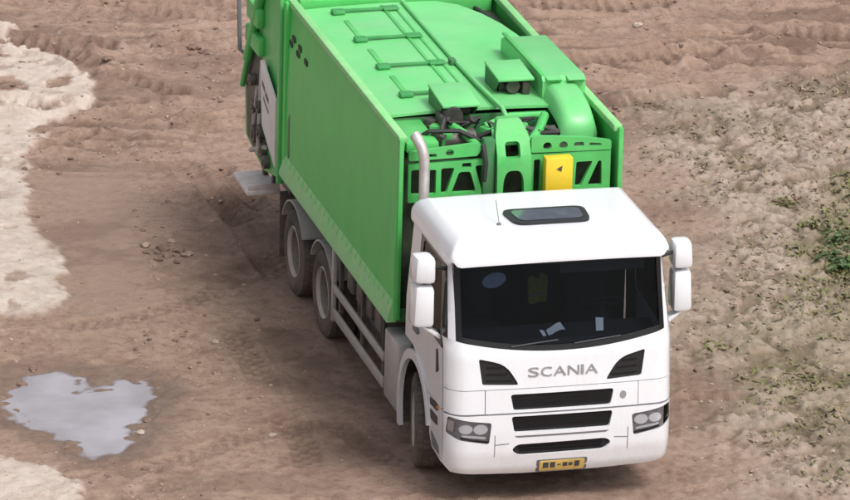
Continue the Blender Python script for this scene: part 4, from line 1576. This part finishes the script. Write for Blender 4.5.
def place_stone(u, v, r, mt, name, label, cat, group=None, seed=0):
    g = ground_pt(u, v)
    z = gz(g[0], g[1])
    g = ground_pt(u, v, z)
    z = gz(g[0], g[1])
    m = MB()
    vs, fs = stone_mesh(r, seed)
    m.add(vs, fs)
    o = m.build(name, mt, None, 38)
    o.location = (g[0], g[1], z+r*.16)
    o.rotation_euler = (0, 0, seed*1.7)
    tag(o, label, cat, group)
place_stone(141, 433, .045, 'stone_pale', 'stone', 'pale stone at the rim of the grey puddle', 'stone', None, 3)
place_stone(216, 342, .042, 'stone_pale', 'stone', 'pale stone lying alone on bare mud beside the truck', 'stone', None, 4)
place_stone(272, 435, .042, 'stone_pale', 'stone', 'small whitish stone on the mud near the front wheel', 'stone', None, 5)
place_stone(638, 26, .055, 'stone_pale', 'stone', 'bright stone on the churned mud beyond the green body', 'stone', None, 6)
for i, (u, v, r) in enumerate(((33, 374, .05), (22, 388, .055), (8, 398, .05), (18, 412, .06), (30, 423, .05), (66, 448, .04), (148, 420, .05))):
    place_stone(u, v, r, 'clod_mud', 'mud_clod', 'dark mud clod on the edge of the grey puddle', 'clod', 'clods around the puddle', 10+i)
for i, (u, v, r) in enumerate(((146, 246, .06), (153, 253, .075), (163, 249, .085), (172, 243, .06), (180, 251, .07), (158, 260, .05), (187, 256, .06), (168, 257, .06), (176, 262, .045))):
    place_stone(u, v, r, 'clod_mud' if i % 3 else 'stone_brown', 'mud_clod', 'lump of crumbled mud in the small heap on the smooth ground', 'clod', 'heap of crumbled mud', 30+i)
for i, (u, v, r) in enumerate(((104, 75, .08), (108, 62, .07), (158, 47, .10), (206, 53, .09), (166, 104, .07), (193, 48, .08), (124, 66, .05))):
    place_stone(u, v, r, 'clod_mud', 'mud_clod', 'dark clod thrown up between the wheel ruts behind the truck', 'clod', 'clods among the rear ruts', 50+i)

rng = np.random.default_rng(5)
def scatter(n, xr, yr, dens, rr, mt, name, label, seed, sub=1, flat=.6):
    """many small lumps joined in one mesh, sunk a little into the terrain"""
    x = rng.uniform(*xr, n)
    y = rng.uniform(*yr, n)
    t = terrain(x, y)
    k = dens(x, y, t) > rng.uniform(0, 1, n)
    x, y, z = x[k], y[k], t[0][k]
    protos = [np.array([tuple(q) for q in stone_mesh(1.0, seed+i, flat, sub)[0]]) for i in range(6)]
    fs0 = np.array(stone_mesh(1.0, seed, flat, sub)[1])
    V, F = [], []
    o = 0
    for i in range(len(x)):
        r = rr[0]+(rr[1]-rr[0])*rng.random()**2.5
        a = rng.uniform(0, 6.28)
        p = protos[i % 6]*r
        c, s = math.cos(a), math.sin(a)
        q = np.stack([p[:, 0]*c-p[:, 1]*s+x[i], p[:, 0]*s+p[:, 1]*c+y[i], p[:, 2]+z[i]+r*.08], 1)
        V.append(q)
        F.append(fs0+o)
        o += len(q)
    V = np.concatenate(V)
    F = np.concatenate(F)
    me_ = bpy.data.meshes.new(name)
    me_.from_pydata(V.tolist(), [], F.tolist())
    me_.materials.append(MATS[mt])
    ob = bpy.data.objects.new(name, me_)
    COL.objects.link(ob)
    tag(ob, label, None, None, 'stuff')
clear = lambda x, y: ~((np.abs(x) < 1.35) & (y > -.2) & (y < 9.6))
XR, YR_ = (-6.2, 9.4), (-1.4, 19.4)
nop = lambda x, y, t: (t[5] < .75)
scatter(26000, XR, YR_, lambda x, y, t: clear(x, y)*nop(x, y, t)*(.07+.5*t[2]+.3*t[6])*(1-.7*t[7]), (.006, .030), 'stone_brown', 'gravel', 'brown gravel and crumbs of soil strewn over the mud', 100)
scatter(16000, XR, YR_, lambda x, y, t: clear(x, y)*nop(x, y, t)*(.014+.35*t[2]+.04*t[6]), (.006, .024), 'stone_pale', 'gravel', 'pale gravel and dry crumbs strewn over the mud', 120)
scatter(9000, XR, YR_, lambda x, y, t: clear(x, y)*nop(x, y, t)*(.02+.2*t[2]+.5*t[6]), (.008, .040), 'clod_mud', 'soil_crumbs', 'dark crumbs of wet soil on the churned mud', 140)

def leaf_patch(n, dens, size, mt, name, label, hgt, xr, yr):
    x = rng.uniform(*xr, n)
    y = rng.uniform(*yr, n)
    t = terrain(x, y)
    k = dens(x, y, t) > rng.uniform(0, 1, n)
    x, y, z = x[k], y[k], t[0][k]
    V, F = [], []
    for i in range(len(x)):
        a = rng.uniform(0, 6.28)
        l = size*(.5+rng.random())
        wd = l*rng.uniform(.10, .22)
        up = hgt*(.3+rng.random())
        d = np.array([math.cos(a), math.sin(a)])
        s = np.array([-d[1], d[0]])*wd
        b0 = np.array([x[i], y[i]])
        m1 = b0+d*l*.5
        m2 = b0+d*l
        o = len(V)
        V += [(*(b0-s*.4), z[i]-.005), (*(b0+s*.4), z[i]-.005), (*(m1+s), z[i]+up), (*(m1-s), z[i]+up*.9), (*m2, z[i]+up*rng.uniform(.2, 1.1))]
        F += [(o, o+1, o+2, o+3), (o+3, o+2, o+4)]
    me_ = bpy.data.meshes.new(name)
    me_.from_pydata(V, [], F)
    me_.materials.append(MATS[mt])
    ob = bpy.data.objects.new(name, me_)
    COL.objects.link(ob)
    tag(ob, label, None, None, 'stuff')
leaf_patch(60000, lambda x, y, t: .35*t[2]*sst(.05, .3, fbm(x*1.7, y*1.7, 81)+.05)*(1-.3*t[4]), .075, 'leaf_dry', 'dry_litter', 'dry stalks and dead leaves over the rough ground', .03, (2.5, 9.4), (-1.4, 16))
leaf_patch(60000, lambda x, y, t: .8*t[4]**1.3*sst(-.02, .25, fbm(x*2.1, y*2.1, 83)), .10, 'leaf_olive', 'grass', 'olive grass and weeds spreading over the rough ground', .04, (2.0, 9.4), (-1.4, 13))

# leafy weeds that stand out from the grass
def weed(u, v, size, n, label, mt):
    g = ground_pt(u, v)
    z = gz(g[0], g[1])
    rnd = random.Random(int(u*7+v))
    root = bpy.data.objects.new('weed', None)
    COL.objects.link(root)
    root.location = (g[0], g[1], z)
    tag(root, label, 'plant')
    m = MB()
    st = MB()
    for k in range(n):
        a = rnd.uniform(0, 6.28)
        el = rnd.uniform(.15, 1.2)
        l = size*rnd.uniform(.4, 1.0)
        d = Vector((math.cos(a)*math.cos(el), math.sin(a)*math.cos(el), math.sin(el)))
        tip = d*l
        base = Vector((rnd.gauss(0, .28), rnd.gauss(0, .28), 0))*size
        st.tube([base, base+tip*.7], .004, 4)
        for q in range(4):
            p = base+tip*rnd.uniform(.35, 1.0)
            a2 = a+rnd.uniform(-1.5, 1.5)
            ld = Vector((math.cos(a2), math.sin(a2), rnd.uniform(-.5, .35)))*size*rnd.uniform(.22, .42)
            sd_ = Vector((-math.sin(a2), math.cos(a2), rnd.uniform(-.2, .2)))*size*rnd.uniform(.06, .13)
            m.add([p, p+ld*.5+sd_, p+ld-Vector((0, 0, .02)), p+ld*.5-sd_+Vector((0, 0, .01))], [(0, 1, 2), (0, 2, 3)])
    m.build('leaves', mt, root)
    st.build('stems', 'leaf_olive', root)
weed(838, 268, .30, 34, 'darkest green leafy weed growing in the olive grass patch', 'leaf_green')
weed(846, 246, .26, 24, 'green weed at the far side of the darkest leafy weed', 'leaf_green')
weed(812, 228, .20, 20, 'low weed on the bare soil next to the olive grass', 'leaf_olive')
weed(786, 208, .16, 16, 'small olive weed at the tip of the grass strip', 'leaf_olive')
weed(848, 212, .22, 18, 'upright olive weed on the strip of grass over pale soil', 'leaf_olive')
